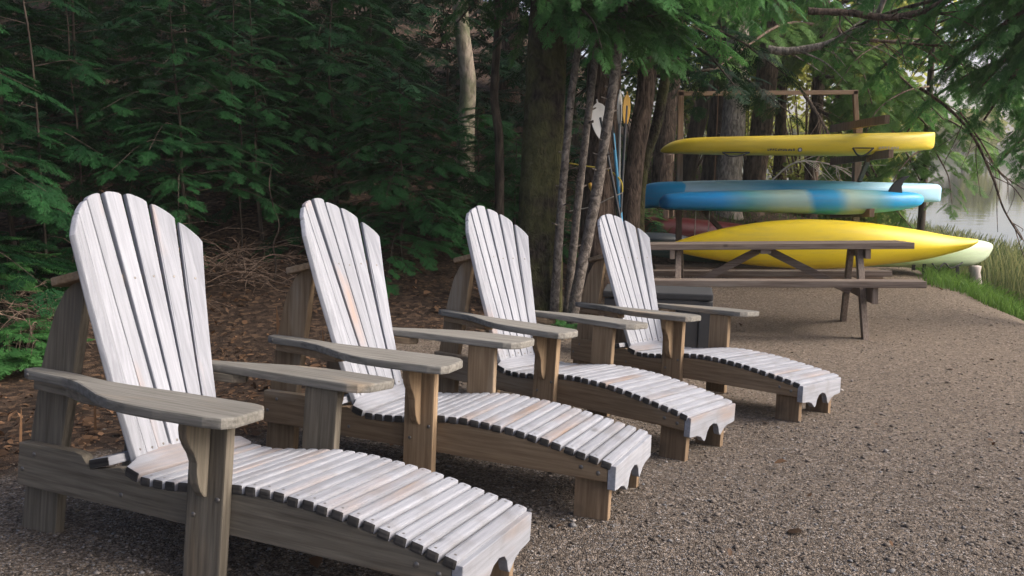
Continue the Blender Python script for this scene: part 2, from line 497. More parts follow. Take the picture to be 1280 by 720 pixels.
_K = np.zeros((_n + 3, _n + 3)); _K[:_n, :_n] = tps(_A) + np.eye(_n) * 0.02
_K[:_n, _n] = 1; _K[:_n, _n + 1:] = cps[:, :2]; _K[_n:, :_n] = _K[:_n, _n:].T
_w = np.linalg.solve(_K, np.r_[cps[:, 2], 0, 0, 0])
SHORE = np.array([(9.5, -60), (7.0, -4), (5.9, 4), (5.75, 7.5), (6.4, 10), (7.3, 14), (7.2, 19), (4.5, 28), (-5, 45), (-60, 80)], float)
def shore_dist(x, y):
    """signed distance to the shoreline, positive on land"""
    x = np.asarray(x, float); y = np.asarray(y, float)
    best = np.full(x.shape, 1e9); sgn = np.ones(x.shape)
    for a, b in zip(SHORE[:-1], SHORE[1:]):
        d = b - a; t = np.clip(((x - a[0]) * d[0] + (y - a[1]) * d[1]) / (d @ d), 0, 1)
        dist = np.hypot(x - a[0] - t * d[0], y - a[1] - t * d[1])
        s = np.sign(d[0] * (y - a[1]) - d[1] * (x - a[0]))
        upd = dist < best
        best = np.where(upd, dist, best); sgn = np.where(upd, s, sgn)
    return best * sgn
def smooth(a, b, x):
    t = np.clip((x - a) / (b - a), 0, 1); return t * t * (3 - 2 * t)
def ground_z(x, y):
    x = np.asarray(x, float); y = np.asarray(y, float)
    r = np.hypot(x[..., None] - cps[:, 0], y[..., None] - cps[:, 1])
    z = tps(r) @ _w[:_n] + _w[_n] + x * _w[_n + 1] + y * _w[_n + 2]
    z = np.clip(z, -0.9, 22)
    s = shore_dist(x, y)
    t = smooth(-0.9, 1.3, s)
    z = (WATER_Z - 0.35 - np.clip(-s * 0.08, 0, 3)) * (1 - t) + np.maximum(z, WATER_Z + 0.06) * t
    far = smooth(92, 150, y - 0.05 * x) * 3 - 0.02
    z = np.where((y > 90), np.maximum(z, WATER_Z - 0.5 + far * 1.0), z)
    z = z + 0.012 * np.sin(x * 2.3 + 1.1 * np.sin(y * 1.7)) * np.cos(y * 2.1 + 0.7 * x) * t
    return z
def gz(x, y):
    return float(ground_z(np.array([x]), np.array([y]))[0])

def warp_axis(lo, hi, c, n, k):
    u = np.linspace(-1, 1, n); s = np.sinh(u * k) / np.sinh(k)
    return np.where(s < 0, c + s * (c - lo), c + s * (hi - c))
gx = warp_axis(-160, 220, 1.0, 250, 5.2); gy = warp_axis(-120, 320, 5.0, 260, 5.2)
GX, GY = np.meshgrid(gx, gy, indexing='xy')
GZ = ground_z(GX.ravel(), GY.ravel())
nx, ny = len(gx), len(gy)
gi, gj = np.meshgrid(np.arange(ny - 1), np.arange(nx - 1), indexing='ij')
gf = np.stack([gi * nx + gj, gi * nx + gj + 1, (gi + 1) * nx + gj + 1, (gi + 1) * nx + gj], -1).reshape(-1, 4)
# forest floor mask: left of and behind the gravel clearing
def forest_mask(x, y):
    x = np.asarray(x, float); y = np.asarray(y, float)
    edge = np.interp(y, [-10, 0, 2.5, 4, 5.5, 7.5, 9, 10.5, 12, 200], [-3.0, -2.2, -1.75, -1.35, -0.7, 0.15, 1.2, 2.0, 9.0, 200])
    n = 0.25 * np.sin(x * 3.1 + y * 1.3) + 0.2 * np.sin(y * 4.7 - x * 2.0)
    return smooth(-0.5, 0.6, edge - x + n)
fm = forest_mask(GX.ravel(), GY.ravel())
sd = shore_dist(GX.ravel(), GY.ravel())
gm = smooth(0.75, 0.15, sd + 0.45 * smooth(10.0, 8.0, GY.ravel()) + 0.15 * np.sin(GX.ravel() * 3 + GY.ravel() * 2.2)) * smooth(7.6, 8.8, GY.ravel())
gme = mesh_np('ground', np.stack([GX.ravel(), GY.ravel(), GZ], -1), gf, {'forest': fm, 'grassy': gm, 'dry': smooth(3.0, 7.5, GY.ravel() + GX.ravel() * 0.35)}, smooth=True)  # dry: paler with distance, for finer grit and extra sun put into the colour

def ground_mat():
    m, nt, bs, nodes, links = new_mat('gravel_and_forest_floor')
    tc = nodes.new('ShaderNodeTexCoord')
    def vor(scale, feat='F1'):
        v = nodes.new('ShaderNodeTexVoronoi'); v.inputs['Scale'].default_value = scale; v.feature = feat
        links.new(tc.outputs['Object'], v.inputs['Vector']); return v
    def noi(scale, det=5, rough=0.6):
        n = nodes.new('ShaderNodeTexNoise'); n.inputs['Scale'].default_value = scale; n.inputs['Detail'].default_value = det; n.inputs['Roughness'].default_value = rough
        links.new(tc.outputs['Object'], n.inputs['Vector']); return n
    v1 = vor(165); v2 = vor(75)
    sep = nodes.new('ShaderNodeSeparateColor'); links.new(v1.outputs['Color'], sep.inputs[0])
    r = ramp(nodes, [(0.0, (0.035, 0.029, 0.025)), (0.3, (0.085, 0.07, 0.058)), (0.55, (0.135, 0.113, 0.095)), (0.8, (0.20, 0.17, 0.143)), (0.95, (0.165, 0.165, 0.172)), (1.0, (0.34, 0.32, 0.30))])
    links.new(sep.outputs[0], r.inputs['Fac'])
    big = noi(0.9, 4)
    sand = noi(30, 6)
    tint = mixc(nodes, links, big.outputs['Fac'], (0.115, 0.095, 0.078), (0.20, 0.165, 0.135))
    s2 = nodes.new('ShaderNodeSeparateColor'); links.new(v2.outputs['Color'], s2.inputs[0])
    gcol = mixc(nodes, links, math_n(nodes, links, 'MULTIPLY', sand.outputs['Fac'], 0.35), r.outputs['Color'], tint)
    hs = nodes.new('ShaderNodeHueSaturation'); vr = nodes.new('ShaderNodeMapRange'); vr.inputs['To Min'].default_value = 0.62; vr.inputs['To Max'].default_value = 1.35
    links.new(s2.outputs[1], vr.inputs['Value']); links.new(vr.outputs[0], hs.inputs['Value']); links.new(gcol, hs.inputs['Color'])
    cl = noi(36, 4, 0.75)
    cm = nodes.new('ShaderNodeMapRange'); cm.inputs['From Min'].default_value = 0.3; cm.inputs['From Max'].default_value = 0.7; cm.inputs['To Min'].default_value = 0.55; cm.inputs['To Max'].default_value = 1.4
    links.new(cl.outputs['Fac'], cm.inputs['Value'])
    gcol = hs.outputs[0]
    # forest floor
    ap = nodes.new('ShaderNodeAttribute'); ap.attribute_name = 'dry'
    dry_sunlit_c = mixc(nodes, links, s2.outputs[2], (0.13, 0.105, 0.083), (0.36, 0.295, 0.235))  # pale gravel tone: dry grit plus sunlight put into the colour
    gcol = mixc(nodes, links, math_n(nodes, links, 'MULTIPLY', ap.outputs['Fac'], 0.6), gcol, dry_sunlit_c)
    hs2 = nodes.new('ShaderNodeHueSaturation'); links.new(cm.outputs[0], hs2.inputs['Value']); links.new(gcol, hs2.inputs['Color']); hs2.inputs['Saturation'].default_value = 1.15
    gcol = hs2.outputs[0]
    l1 = vor(26); sp = nodes.new('ShaderNodeSeparateColor'); links.new(l1.outputs['Color'], sp.inputs[0])
    lr = ramp(nodes, [(0.0, (0.025, 0.016, 0.011)), (0.5, (0.075, 0.05, 0.034)), (0.85, (0.14, 0.09, 0.06)), (1.0, (0.24, 0.15, 0.09))])
    links.new(sp.outputs[1], lr.inputs['Fac'])
    fn = noi(14, 8, 0.7)
    fcol = mixc(nodes, links, fn.outputs['Fac'], (0.016, 0.011, 0.009), lr.outputs['Color'])
    af = nodes.new('ShaderNodeAttribute'); af.attribute_name = 'forest'
    mk = math_n(nodes, links, 'ADD', af.outputs['Fac'], math_n(nodes, links, 'MULTIPLY', math_n(nodes, links, 'SUBTRACT', fn.outputs['Fac'], 0.5), 0.9))
    mr = nodes.new('ShaderNodeMapRange'); mr.inputs['From Min'].default_value = 0.3; mr.inputs['From Max'].default_value = 0.7
    links.new(mk, mr.inputs['Value'])
    col = mixc(nodes, links, mr.outputs[0], gcol, fcol)
    ag = nodes.new('ShaderNodeAttribute'); ag.attribute_name = 'grassy'
    col = mixc(nodes, links, ag.outputs['Fac'], col, (0.035, 0.045, 0.018))
    links.new(col, bs.inputs['Base Color'])
    bs.inputs['Roughness'].default_value = 0.92; bs.inputs['Specular IOR Level'].default_value = 0.15
    h = math_n(nodes, links, 'SUBTRACT', 1.0, v1.outputs['Distance'])
    h2 = math_n(nodes, links, 'SUBTRACT', 1.0, v2.outputs['Distance'])
    hh = math_n(nodes, links, 'ADD', h, math_n(nodes, links, 'MULTIPLY', h2, 0.7))
    hh = math_n(nodes, links, 'ADD', hh, math_n(nodes, links, 'MULTIPLY', fn.outputs['Fac'], 0.8))
    bp = nodes.new('ShaderNodeBump'); bp.inputs['Strength'].default_value = 1.0; bp.inputs['Distance'].default_value = 0.008
    links.new(hh, bp.inputs['Height']); links.new(bp.outputs[0], bs.inputs['Normal'])
    return m
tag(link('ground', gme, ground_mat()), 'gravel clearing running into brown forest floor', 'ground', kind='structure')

def water_mat():
    m, nt, bs, nodes, links = new_mat('lake_water')
    bs.inputs['Base Color'].default_value = (0.02, 0.03, 0.022, 1)
    bs.inputs['Roughness'].default_value = 0.05
    bs.inputs['IOR'].default_value = 1.33
    bs.inputs['Specular IOR Level'].default_value = 0.6
    tc = nodes.new('ShaderNodeTexCoord')
    mp = nodes.new('ShaderNodeMapping'); mp.inputs['Scale'].default_value = (0.5, 1.0, 1); links.new(tc.outputs['Object'], mp.inputs['Vector'])
    n = nodes.new('ShaderNodeTexNoise'); n.inputs['Scale'].default_value = 2.2; n.inputs['Detail'].default_value = 3; links.new(mp.outputs[0], n.inputs['Vector'])
    bp = nodes.new('ShaderNodeBump'); bp.inputs['Strength'].default_value = 0.10; bp.inputs['Distance'].default_value = 0.04
    links.new(n.outputs['Fac'], bp.inputs['Height']); links.new(bp.outputs[0], bs.inputs['Normal'])
    return m
wv = np.array([(-70, -120, WATER_Z), (220, -120, WATER_Z), (220, 200, WATER_Z), (-70, 200, WATER_Z)])
tag(link('lake_water', mesh_np('lake_water', wv, np.array([[0, 1, 2, 3]])), water_mat()), 'calm pale lake water beyond the shore', 'lake', kind='structure')

# ------------------------------------------------------------------ chaise chairs
B = 0.248; TB = 0.035
SLAT_X = [-0.322 + 0.0484 * k for k in range(22)]
SLAT_Z = np.interp(SLAT_X, [-0.376, -0.322, -0.273, -0.225, -0.174, -0.10, -0.03, 0.025, 0.10, 0.17, 0.22, 0.27, 0.316, 0.364, 0.412, 0.46, 0.505, 0.55, 0.60, 0.645, 0.692],
                   [0.263, 0.249, 0.249, 0.252, 0.257, 0.268, 0.278, 0.284, 0.289, 0.2875, 0.284, 0.2815, 0.278, 0.2725, 0.2655, 0.258, 0.250, 0.242, 0.233, 0.2245, 0.214])
ST = 0.031
def chair_meshes():
    D = {}
    top = [(x, z - ST / 2 + 0.001) for x, z in zip(SLAT_X, SLAT_Z)]
    outline = [(-0.872, 0.146), (0.700, 0.150), (0.700, SLAT_Z[-1] - ST / 2 + 0.001)] + top[::-1] + \
              [(-0.352, 0.240), (-0.385, 0.242), (-0.405, 0.262), (-0.43, 0.272), (-0.482, 0.262), (-0.556, 0.246), (-0.572, 0.262), (-0.590, 0.284), (-0.62, 0.291), (-0.872, 0.285)]
    D['beam'] = prism('side_beam', outline, 'xz', -TB / 2, TB / 2, 0.003)
    D['front_post'] = prism('front_post', [(-0.134, 0.0), (0.0, 0.0), (0.0, 0.499), (-0.134, 0.499)], 'xz', -TB / 2, TB / 2, 0.006)
    D['foot_leg'] = prism('foot_leg', [(0.566, -0.02), (0.699, -0.02), (0.699, 0.20), (0.566, 0.222)], 'xz', -TB / 2, TB / 2, 0.003)
    rp = [(-0.895, -0.03), (-0.738, -0.03), (-0.725, 0.30), (-0.678, 0.62), (-0.655, 0.825), (-0.698, 0.825), (-0.745, 0.785), (-0.785, 0.715), (-0.808, 0.64), (-0.835, 0.53), (-0.868, 0.30)]
    D['rear_post'] = prism('rear_post', rp, 'xz', -TB / 2, TB / 2, 0.004)
    br = [(0.0, 0.499), (0.093, 0.499), (0.095, 0.465), (0.090, 0.44), (0.078, 0.417), (0.060, 0.392), (0.048, 0.365), (0.046, 0.335), (0.040, 0.305), (0.028, 0.278), (0.014, 0.262), (0.0, 0.258)]
    D['bracket_l'] = prism('arm_bracket', br, 'yz', -0.087, -0.055, 0.005)
    D['bracket_r'] = prism('arm_bracket', [(-a, b) for a, b in br], 'yz', -0.087, -0.055, 0.005)
    arm = [(-0.842, 0.232), (-0.825, 0.216), (-0.66, 0.216), (-0.585, 0.232), (-0.50, 0.246), (-0.40, 0.246), (-0.20, 0.232), (0.05, 0.226), (0.085, 0.238), (0.115, 0.275), (0.128, 0.40), (0.112, 0.438),
           (0.06, 0.450), (-0.10, 0.458), (-0.20, 0.455), (-0.28, 0.442), (-0.36, 0.412), (-0.45, 0.366), (-0.54, 0.322), (-0.64, 0.292), (-0.80, 0.284), (-0.838, 0.268)]
    D['arm_l'] = prism('arm', arm, 'xy', 0.501, 0.532, 0.007)
    D['arm_r'] = prism('arm', [(a, -b) for a, b in arm], 'xy', 0.501, 0.532, 0.007)
    cl = [(-0.80, 0.214), (-0.45, 0.247), (-0.42, 0.285), (-0.44, 0.325), (-0.52, 0.318), (-0.64, 0.276), (-0.80, 0.262)]
    D['cleat_l'] = prism('arm_cleat', [(a, b) for a, b in cl], 'xy', 0.468, 0.4995, 0.004)
    D['cleat_r'] = prism('arm_cleat', [(a, -b) for a, b in cl], 'xy', 0.468, 0.4995, 0.004)
    fb = [(-0.25, 0.2135), (0.25, 0.2135), (0.25, 0.125), (0.215, 0.121), (0.17, 0.119), (0.13, 0.108), (0.105, 0.090), (0.088, 0.080), (0.075, 0.092), (0.062, 0.122), (0.04, 0.143), (0.0, 0.152)]
    fb = fb + [(-a, b) for a, b in fb[2:-1][::-1]]
    D['foot_board'] = prism('foot_board', fb, 'yz', 0.7015, 0.732, 0.003)
    # seat slats: dirty ends on their own slot
    bm = bmesh.new(); add_box(bm, (0, 0, 0), (0.0408, 0.508, ST), 0.0095)
    me = bm_mesh('seat_slat', bm)
    me.materials.append(M['slat_y']); me.materials.append(M['end'])
    for p in me.polygons:
        if abs(p.normal.y) > 0.45: p.material_index = 1
    D['slat'] = me
    fs = [(-0.352, -0.252), (-0.352, 0.252), (-0.405, 0.252), (-0.43, 0.20), (-0.468, 0.14), (-0.492, 0.07), (-0.496, 0.0), (-0.492, -0.07), (-0.468, -0.14), (-0.43, -0.20), (-0.405, -0.252)]
    bm = bmesh.new(); add_prism(bm, [(a + 0.376, b) for a, b in fs], 'xy', -ST / 2, ST / 2, 0.005)
    me = bm_mesh('rear_seat_slat', bm)
    me.materials.append(M['slat_y']); me.materials.append(M['end'])
    for p in me.polygons:
        if abs(p.normal.y) > 0.85 and abs(p.center.y) > 0.24: p.material_index = 1
    D['rear_slat'] = me
    # back slats: seven staves fanned out and cupped
    ax0, ax1 = Vector((-0.438, 0, 0.272)), Vector((-0.800, 0, 1.128))
    def back_pt(y_frac, s):
        """y_frac -1..1 across, s 0..1 up the back"""
        half = 0.184 + (0.293 - 0.184) * s
        y = y_frac * half
        c = ax0.lerp(ax1, s)
        fwd = (0.35 + 1.15 * s) * y * y
        return Vector((c.x + fwd, y, c.z))
    nrm0 = (ax1 - ax0).normalized().cross(Vector((0, 1, 0))).normalized()
    if nrm0.x < 0: nrm0 = -nrm0
    D['staves'] = []
    for k in range(-3, 4):
        fc = k / 3.5; g0, g1 = 0.052 / 3.5 * 3.5, 0
        wfrac = 1 / 3.5 * 0.5
        def edge(side, s):
            gap = (0.0015 + 0.0050 * s)
            half = 0.184 + (0.293 - 0.184) * s
            f = fc + side * wfrac
            return f - side * gap / half
        def stop(f):
            return 1.0 - 0.185 * abs(f) ** 2.0
        bm = bmesh.new()
        rows = []
        S = [0.0, 0.25, 0.5, 0.7, None]
        def mk(f, s):
            p = back_pt(f, s)
            # stave is flat: shift onto its own chord plane
            pc = back_pt(edge(-1, s), s); pd = back_pt(edge(1, s), s)
            t = (f - edge(-1, s)) / (edge(1, s) - edge(-1, s))
            return pc.lerp(pd, t)
        left = [mk(edge(-1, s), s) for s in (0.0, 0.3, 0.6)]
        right = [mk(edge(1, s), s) for s in (0.0, 0.3, 0.6)]
        tops = []
        for t in np.linspace(0, 1, 7):
            f = edge(-1, 0.9) + (edge(1, 0.9) - edge(-1, 0.9)) * t
            rnd = 0.005 * (abs(2 * t - 1) ** 6)
            s = stop(f) - rnd
            f2 = edge(-1, s) + (edge(1, s) - edge(-1, s)) * t
            tops.append(mk(f2, s))
        loop = left + tops + right[::-1]
        pc, pd = mk(edge(-1, 0.6), 0.6), mk(edge(1, 0.6), 0.6)
        n = (pd - pc).cross(ax1 - ax0).normalized()
        if n.x < 0: n = -n
        th = 0.022
        v0 = [bm.verts.new(p) for p in loop]; v1 = [bm.verts.new(p - n * th) for p in loop]
        f0 = bm.faces.new(v0); f1 = bm.faces.new(v1[::-1])
        for i in range(len(loop)):
            bm.faces.new((v0[i], v1[i], v1[(i + 1) % len(loop)], v0[(i + 1) % len(loop)]))
        bmesh.ops.recalc_face_normals(bm, faces=bm.faces)
        es = set(f0.edges) | set(f1.edges)
        bmesh.ops.bevel(bm, geom=list(es), offset=0.005, segments=2, profile=0.6, affect='EDGES')
        screws = []
        for s in (0.045, 0.66):
            screws.append((mk((edge(-1, s) + edge(1, s)) / 2, s) + n * 0.0008, n.copy()))
        D['staves'].append((bm_mesh('back_slat', bm), screws))
    # upper rail with a hollow front edge, on top of the rear posts
    ur = []
    for y in np.linspace(-0.25, 0.25, 13):
        p = back_pt(max(-1, min(1, y / 0.268)), 0.64); ur.append((p.x - 0.028, y))
    ur += [(-0.765, 0.25), (-0.778, 0.236), (-0.800, 0.0), (-0.778, -0.236), (-0.765, -0.25)]
    bm = bmesh.new(); add_prism(bm, ur, 'xy', 0.827, 0.855, 0.005)
    bmesh.ops.rotate(bm, cent=(-0.66, 0, 0.85), matrix=Matrix.Rotation(-0.26, 3, 'Y'), verts=bm.verts)
    D['upper_rail'] = bm_mesh('upper_back_rail', bm)
    bm = bmesh.new(); add_box(bm, (0, 0, 0), (0.085, 0.512, 0.028), 0.005)
    me = bm_mesh('lower_back_rail', bm)
    me.materials.append(M['slat_y']); me.materials.append(M['end'])
    for p in me.polygons:
        if p.normal.y < -0.7: p.material_index = 1
    D['lower_rail'] = me
    bm = bmesh.new()
    bmesh.ops.create_uvsphere(bm, u_segments=8, v_segments=5, radius=1.0)
    D['bolt'] = bm_mesh('bolt', bm, True)
    return D
CD = chair_meshes()
def bolt(parent, loc, n, r=0.008, name='bolt', flat=0.45, mat='bolt'):
    o = link(name, CD['bolt'], M[mat], parent)
    q = Vector(n).to_track_quat('Z', 'Y')
    o.matrix_local = Matrix.Translation(loc) @ q.to_matrix().to_4x4() @ Matrix.Diagonal((r, r, r * flat, 1))
    return o
LABELS = ['weathered whitewashed chaise chair with greyest wood, at the row end away from the picnic table',
          'whitewashed chaise chair with tan sides, second from the grey end chair',
          'whitewashed chaise chair in front of the big mossy tree trunk, third in its row',
          'whitewashed chaise chair at the row end beside the dark grey deck box']
def make_chair(i):
    e = empty('chaise_chair', matrix=CHM[i])
    tag(e, LABELS[i], 'chair', 'row of slatted chaise chairs on the gravel')
    r2 = random.Random(100 + i)
    AX, AZ = (M['grey_x'], M['grey_z']) if i == 0 else (M['tan_x'], M['tan_z'])
    for s in (-1, 1):
        b = link('side_beam', CD['beam'], AX, e, (0, s * (B - TB / 2), 0))
        for bx, bz in ((0.60, 0.19), (0.665, 0.178), (-0.80, 0.255), (-0.85, 0.20), (-0.42, 0.19)):
            bolt(b, (bx, s * TB / 2, bz), (0, s, 0), 0.009 if bx > 0 else 0.008)
        p = link('front_post', CD['front_post'], AZ, e, (0, s * (B + TB / 2 + 0.001), 0))
        for bx, bz in ((-0.02, 0.256), (-0.104, 0.20)):
            bolt(p, (bx, s * TB / 2, bz), (0, s, 0), 0.008)
        link('arm_bracket', CD['bracket_l' if s > 0 else 'bracket_r'], AZ, e, (0, s * (B + TB + 0.002), 0))
        link('rear_post', CD['rear_post'], AZ, e, (0, s * (B - TB * 1.5 - 0.002), 0))
        link('foot_leg', CD['foot_leg'], M['foot_z'], e, (0, s * (B - TB * 1.5 - 0.002), 0))
        a = link('arm', CD['arm_l' if s > 0 else 'arm_r'], M['arm'], e)
        bolt(a, (-0.80, s * 0.2845, 0.517), (0, s, 0), 0.007)
        link('arm_cleat', CD['cleat_l' if s > 0 else 'cleat_r'], AX, e)
    link('foot_board', CD['foot_board'], M['slat_y'], e)
    for k, (x, z) in enumerate(zip(SLAT_X, SLAT_Z)):
        j0, j1 = max(0, k - 1), min(21, k + 1)
        tilt = -math.atan2(SLAT_Z[j1] - SLAT_Z[j0], SLAT_X[j1] - SLAT_X[j0])
        o = link('seat_slat', CD['slat'], None, e, (x, r2.uniform(-0.003, 0.003), z + r2.uniform(-0.0008, 0.0012)), (r2.uniform(-0.003, 0.003), tilt, r2.uniform(-0.006, 0.006)))
        for s in (-1, 1):
            bolt(o, (r2.uniform(-0.004, 0.004), s * (0.231 + r2.uniform(-.004, .004)), ST / 2), (0, 0, 1), 0.0045, 'screw', 0.15)
    link('rear_seat_slat', CD['rear_slat'], None, e, (-0.376, 0, 0.2605), (0, math.atan2(0.014, 0.05), 0))
    for me, screws in CD['staves']:
        o = link('back_slat', me, M['slat_z'], e, (r2.uniform(-.003, .003), r2.uniform(-.0015, .0015), r2.uniform(-.004, .004)), (r2.uniform(-.004, .004), r2.uniform(-.004, .004), 0))
        for loc, n in screws: bolt(o, loc, n, 0.0048, 'screw', 0.25)
    link('upper_back_rail', CD['upper_rail'], M['tan_y'], e)
    link('lower_back_rail', CD['lower_rail'], None, e, (-0.510, 0, 0.276), (0, -0.28, 0))
for i in range(4): make_chair(i)

# ------------------------------------------------------------------ picnic table
e = empty('picnic_table', matrix=TM)
tag(e, 'long weathered wooden picnic table with attached benches', 'table')
LT = 2.45
for k in range(5):
    link('table_plank', box('table_plank', (LT / 2, 0, 0), (LT, 0.146, 0.055), 0.006), M['table_x'], e, (0, 0.40 + 0.075 + k * 0.150, 0.758 - 0.0275 + random.uniform(-.002, .002)))
for v0 in (0.0, 1.30):
    b = empty('bench'); b.parent = e
    b.location = (0, v0, 0)
    for k in range(2):
        link('bench_plank', box('bench_plank', (LT / 2 - 0.01, 0, 0), (LT, 0.122, 0.055), 0.006), M['table_x'], b, (0, 0.062 + k * 0.127, 0.452 - 0.0275))
for u in (0.42, 2.0):
    for v_foot, v_top in ((0.16, 0.57), (1.39, 0.98)):
        bm_ = beam_between('leg', (u, v_foot - 0.015, -0.085), (u, v_top, 0.700), 0.05, 0.10, up=(0, 1, 0), bev=0.004)
        link('leg', bm_, M['table_z'], e)
    link('bench_bearer', box('bench_bearer', (u - 0.052 if u < 1 else u + 0.052, 0.775, 0.325), (0.045, 1.44, 0.14)), M['table_z'], e)
    link('top_bearer', box('top_bearer', (u - 0.054 if u < 1 else u + 0.054, 0.775, 0.659), (0.045, 0.70, 0.085)), M['table_z'], e)
    for v in (0.29, 1.26):
        bolt(e, (u - 0.0755 if u < 1 else u + 0.0755, v, 0.335), (-1 if u < 1 else 1, 0, 0), 0.012)
    uc = LT / 2 + (0.05 if u > 1 else -0.05)
    link('brace', beam_between('brace', (u + (0.03 if u < 1 else -0.03), 0.775, 0.30), (uc, 0.775, 0.680), 0.045, 0.07), M['table_x'], e)
link('centre_cleat', box('centre_cleat', (LT / 2, 0.775, 0.682), (0.09, 0.70, 0.038)), M['table_x'], e)

# ------------------------------------------------------------------ dark grey deck box behind the last chair
def deck_box():
    c = W(886, 440, 5.75)
    z0 = gz(c.x - 0.25, c.y + 0.2)
    zt = W(886, 375, 5.75).z
    H = zt - z0
    e = empty('deck_box', (c.x, c.y, z0), R(-12))
    tag(e, 'dark grey panelled plastic deck box between the chair row and the picnic table', 'storage box')
    Wd, Dp = 0.78, 0.30
    body = link('body', box('body', (-Wd / 2, Dp / 2, H / 2 - 0.02), (Wd - 0.04, Dp - 0.04, H + 0.02), 0.006), M['deck_box'], e)
    for x in (-0.04, -Wd + 0.04):
        link('corner_post', box('corner_post', (x, 0.012, H / 2 - 0.02), (0.085, 0.03, H), 0.005), M['deck_box'], e)
    for x in (-0.04, ):
        link('corner_post', box('corner_post', (0.0, 0.06, H / 2 - 0.02), (0.03, 0.085, H), 0.005), M['deck_box'], e)
        link('corner_post', box('corner_post', (0.0, Dp - 0.06, H / 2 - 0.02), (0.03, 0.085, H), 0.005), M['deck_box'], e)
    for k in range(4):
        w = (Wd - 0.17) / 4
        link('front_panel', box('front_panel', (-0.085 - w * (k + 0.5), 0.016, H / 2 - 0.03), (w - 0.012, 0.02, H - 0.14), 0.004), M['deck_box'], e)
    link('rail', box('rail', (-Wd / 2, 0.008, H - 0.045), (Wd - 0.165, 0.028, 0.07), 0.004), M['deck_box'], e)
    link('lid', box('lid', (-Wd / 2, Dp / 2, H + 0.018), (Wd + 0.03, Dp + 0.03, 0.05), 0.012), M['deck_box_lid'], e)
deck_box()

# ------------------------------------------------------------------ kayaks and rack
def hull(name, stations, y0, mat, ex=0.7, ridge=None, n=46, sides=28, tilt=0.0):
    """stations: (px, py_top, py_bottom, half_depth); a closed hull with rounded sections lying along x"""
    st = np.array([[W(px, (t + b) / 2, y0).x, W(px, t, y0).z, W(px, b, y0).z, hd] for px, t, b, hd in stations])
    s = np.linspace(0, 1, n); s = 0.5 - 0.5 * np.cos(s * np.pi)
    xs = st[0, 0] + (st[-1, 0] - st[0, 0]) * s
    # smooth interpolation through the stations
    dense = spline(st, 400); o = np.argsort(dense[:, 0]); dense = dense[o]
    zt = np.interp(xs, dense[:, 0], dense[:, 1]); zb = np.interp(xs, dense[:, 0], dense[:, 2]); hd = np.maximum(np.interp(xs, dense[:, 0], dense[:, 3]), 0.006)
    zt = np.maximum(zt, zb + 0.006)
    ang = np.linspace(0, 2 * np.pi, sides, endpoint=False)
    V = []
    x0 = xs.mean(); zc = ((zt + zb) / 2)[n // 2]
    for i in range(n):
        e_ = ex if ridge is None else np.interp(s[i], ridge[0], ridge[1])
        c, sn = np.cos(ang), np.sin(ang)
        yy = hd[i] * np.sign(c) * np.abs(c) ** e_
        zz = (zt[i] + zb[i]) / 2 + (zt[i] - zb[i]) / 2 * np.sign(sn) * np.abs(sn) ** e_
        V.append(np.stack([np.full(sides, xs[i] - x0), yy, zz - zc], -1))
    V = np.concatenate(V)
    i, j = np.meshgrid(np.arange(n - 1), np.arange(sides), indexing='ij'); j2 = (j + 1) % sides
    Fq = np.stack([i * sides + j, (i + 1) * sides + j, (i + 1) * sides + j2, i * sides + j2], -1).reshape(-1, 4)
    me = mesh_np(name, V, Fq, smooth=True)
    bm = bmesh.new(); bm.from_mesh(me)
    bm.verts.ensure_lookup_table()
    for base in (0, (n - 1) * sides):
        try: bm.faces.new([bm.verts[base + k] for k in range(sides)])
        except ValueError: pass
    bmesh.ops.recalc_face_normals(bm, faces=bm.faces)
    bm.to_mesh(me); bm.free()
    for p in me.polygons: p.use_smooth = True
    me.materials.append(mat)
    return me, Vector((x0, y0, zc))

Y1, Y2 = (0.62, 0.45, 0.02), (0.74, 0.57, 0.05)
YELLOW = kayak_paint('faded_yellow_hull', [(0.0, Y1), (1.0, Y2)])
YELLOW2 = kayak_paint('bright_yellow_hull', [(0.0, (0.76, 0.53, 0.010)), (1.0, (0.84, 0.64, 0.03))], 0.34)
BLUEW = kayak_paint('blue_and_white_hull', [(0.0, (0.012, 0.24, 0.46)), (0.13, (0.015, 0.33, 0.60)), (0.148, (0.015, 0.34, 0.62)), (0.152, (0.34, 0.50, 0.58)), (0.28, (0.24, 0.45, 0.56)), (0.45, (0.03, 0.24, 0.42)), (0.62, (0.10, 0.36, 0.50)), (0.80, (0.36, 0.58, 0.70)), (1.0, (0.34, 0.58, 0.74))])
BLUEG = kayak_paint('blue_and_cream_hull', [(0.0, (0.010, 0.20, 0.44)), (0.22, (0.010, 0.25, 0.58)), (0.32, (0.10, 0.32, 0.36)), (0.44, (0.32, 0.45, 0.38)), (0.53, (0.30, 0.45, 0.42)), (0.56, (0.01, 0.26, 0.52)), (0.64, (0.03, 0.30, 0.54)), (0.70, (0.34, 0.46, 0.38)), (0.80, (0.10, 0.32, 0.40)), (0.86, (0.010, 0.30, 0.62)), (1.0, (0.02, 0.36, 0.72))])
GREENP = kayak_paint('pale_green_hull', [(0.0, (0.34, 0.50, 0.20)), (0.7, (0.46, 0.60, 0.28)), (1.0, (0.60, 0.70, 0.50))])
RED = kayak_paint('dark_red_hull', [(0.0, (0.05, 0.003, 0.004)), (1.0, (0.07, 0.004, 0.005))])
DGREEN = kayak_paint('dark_green_hull', [(0.0, (0.015, 0.045, 0.025)), (1.0, (0.02, 0.06, 0.03))])
DGREY = kayak_paint('slate_hull', [(0.0, (0.035, 0.045, 0.055)), (1.0, (0.05, 0.06, 0.07))])

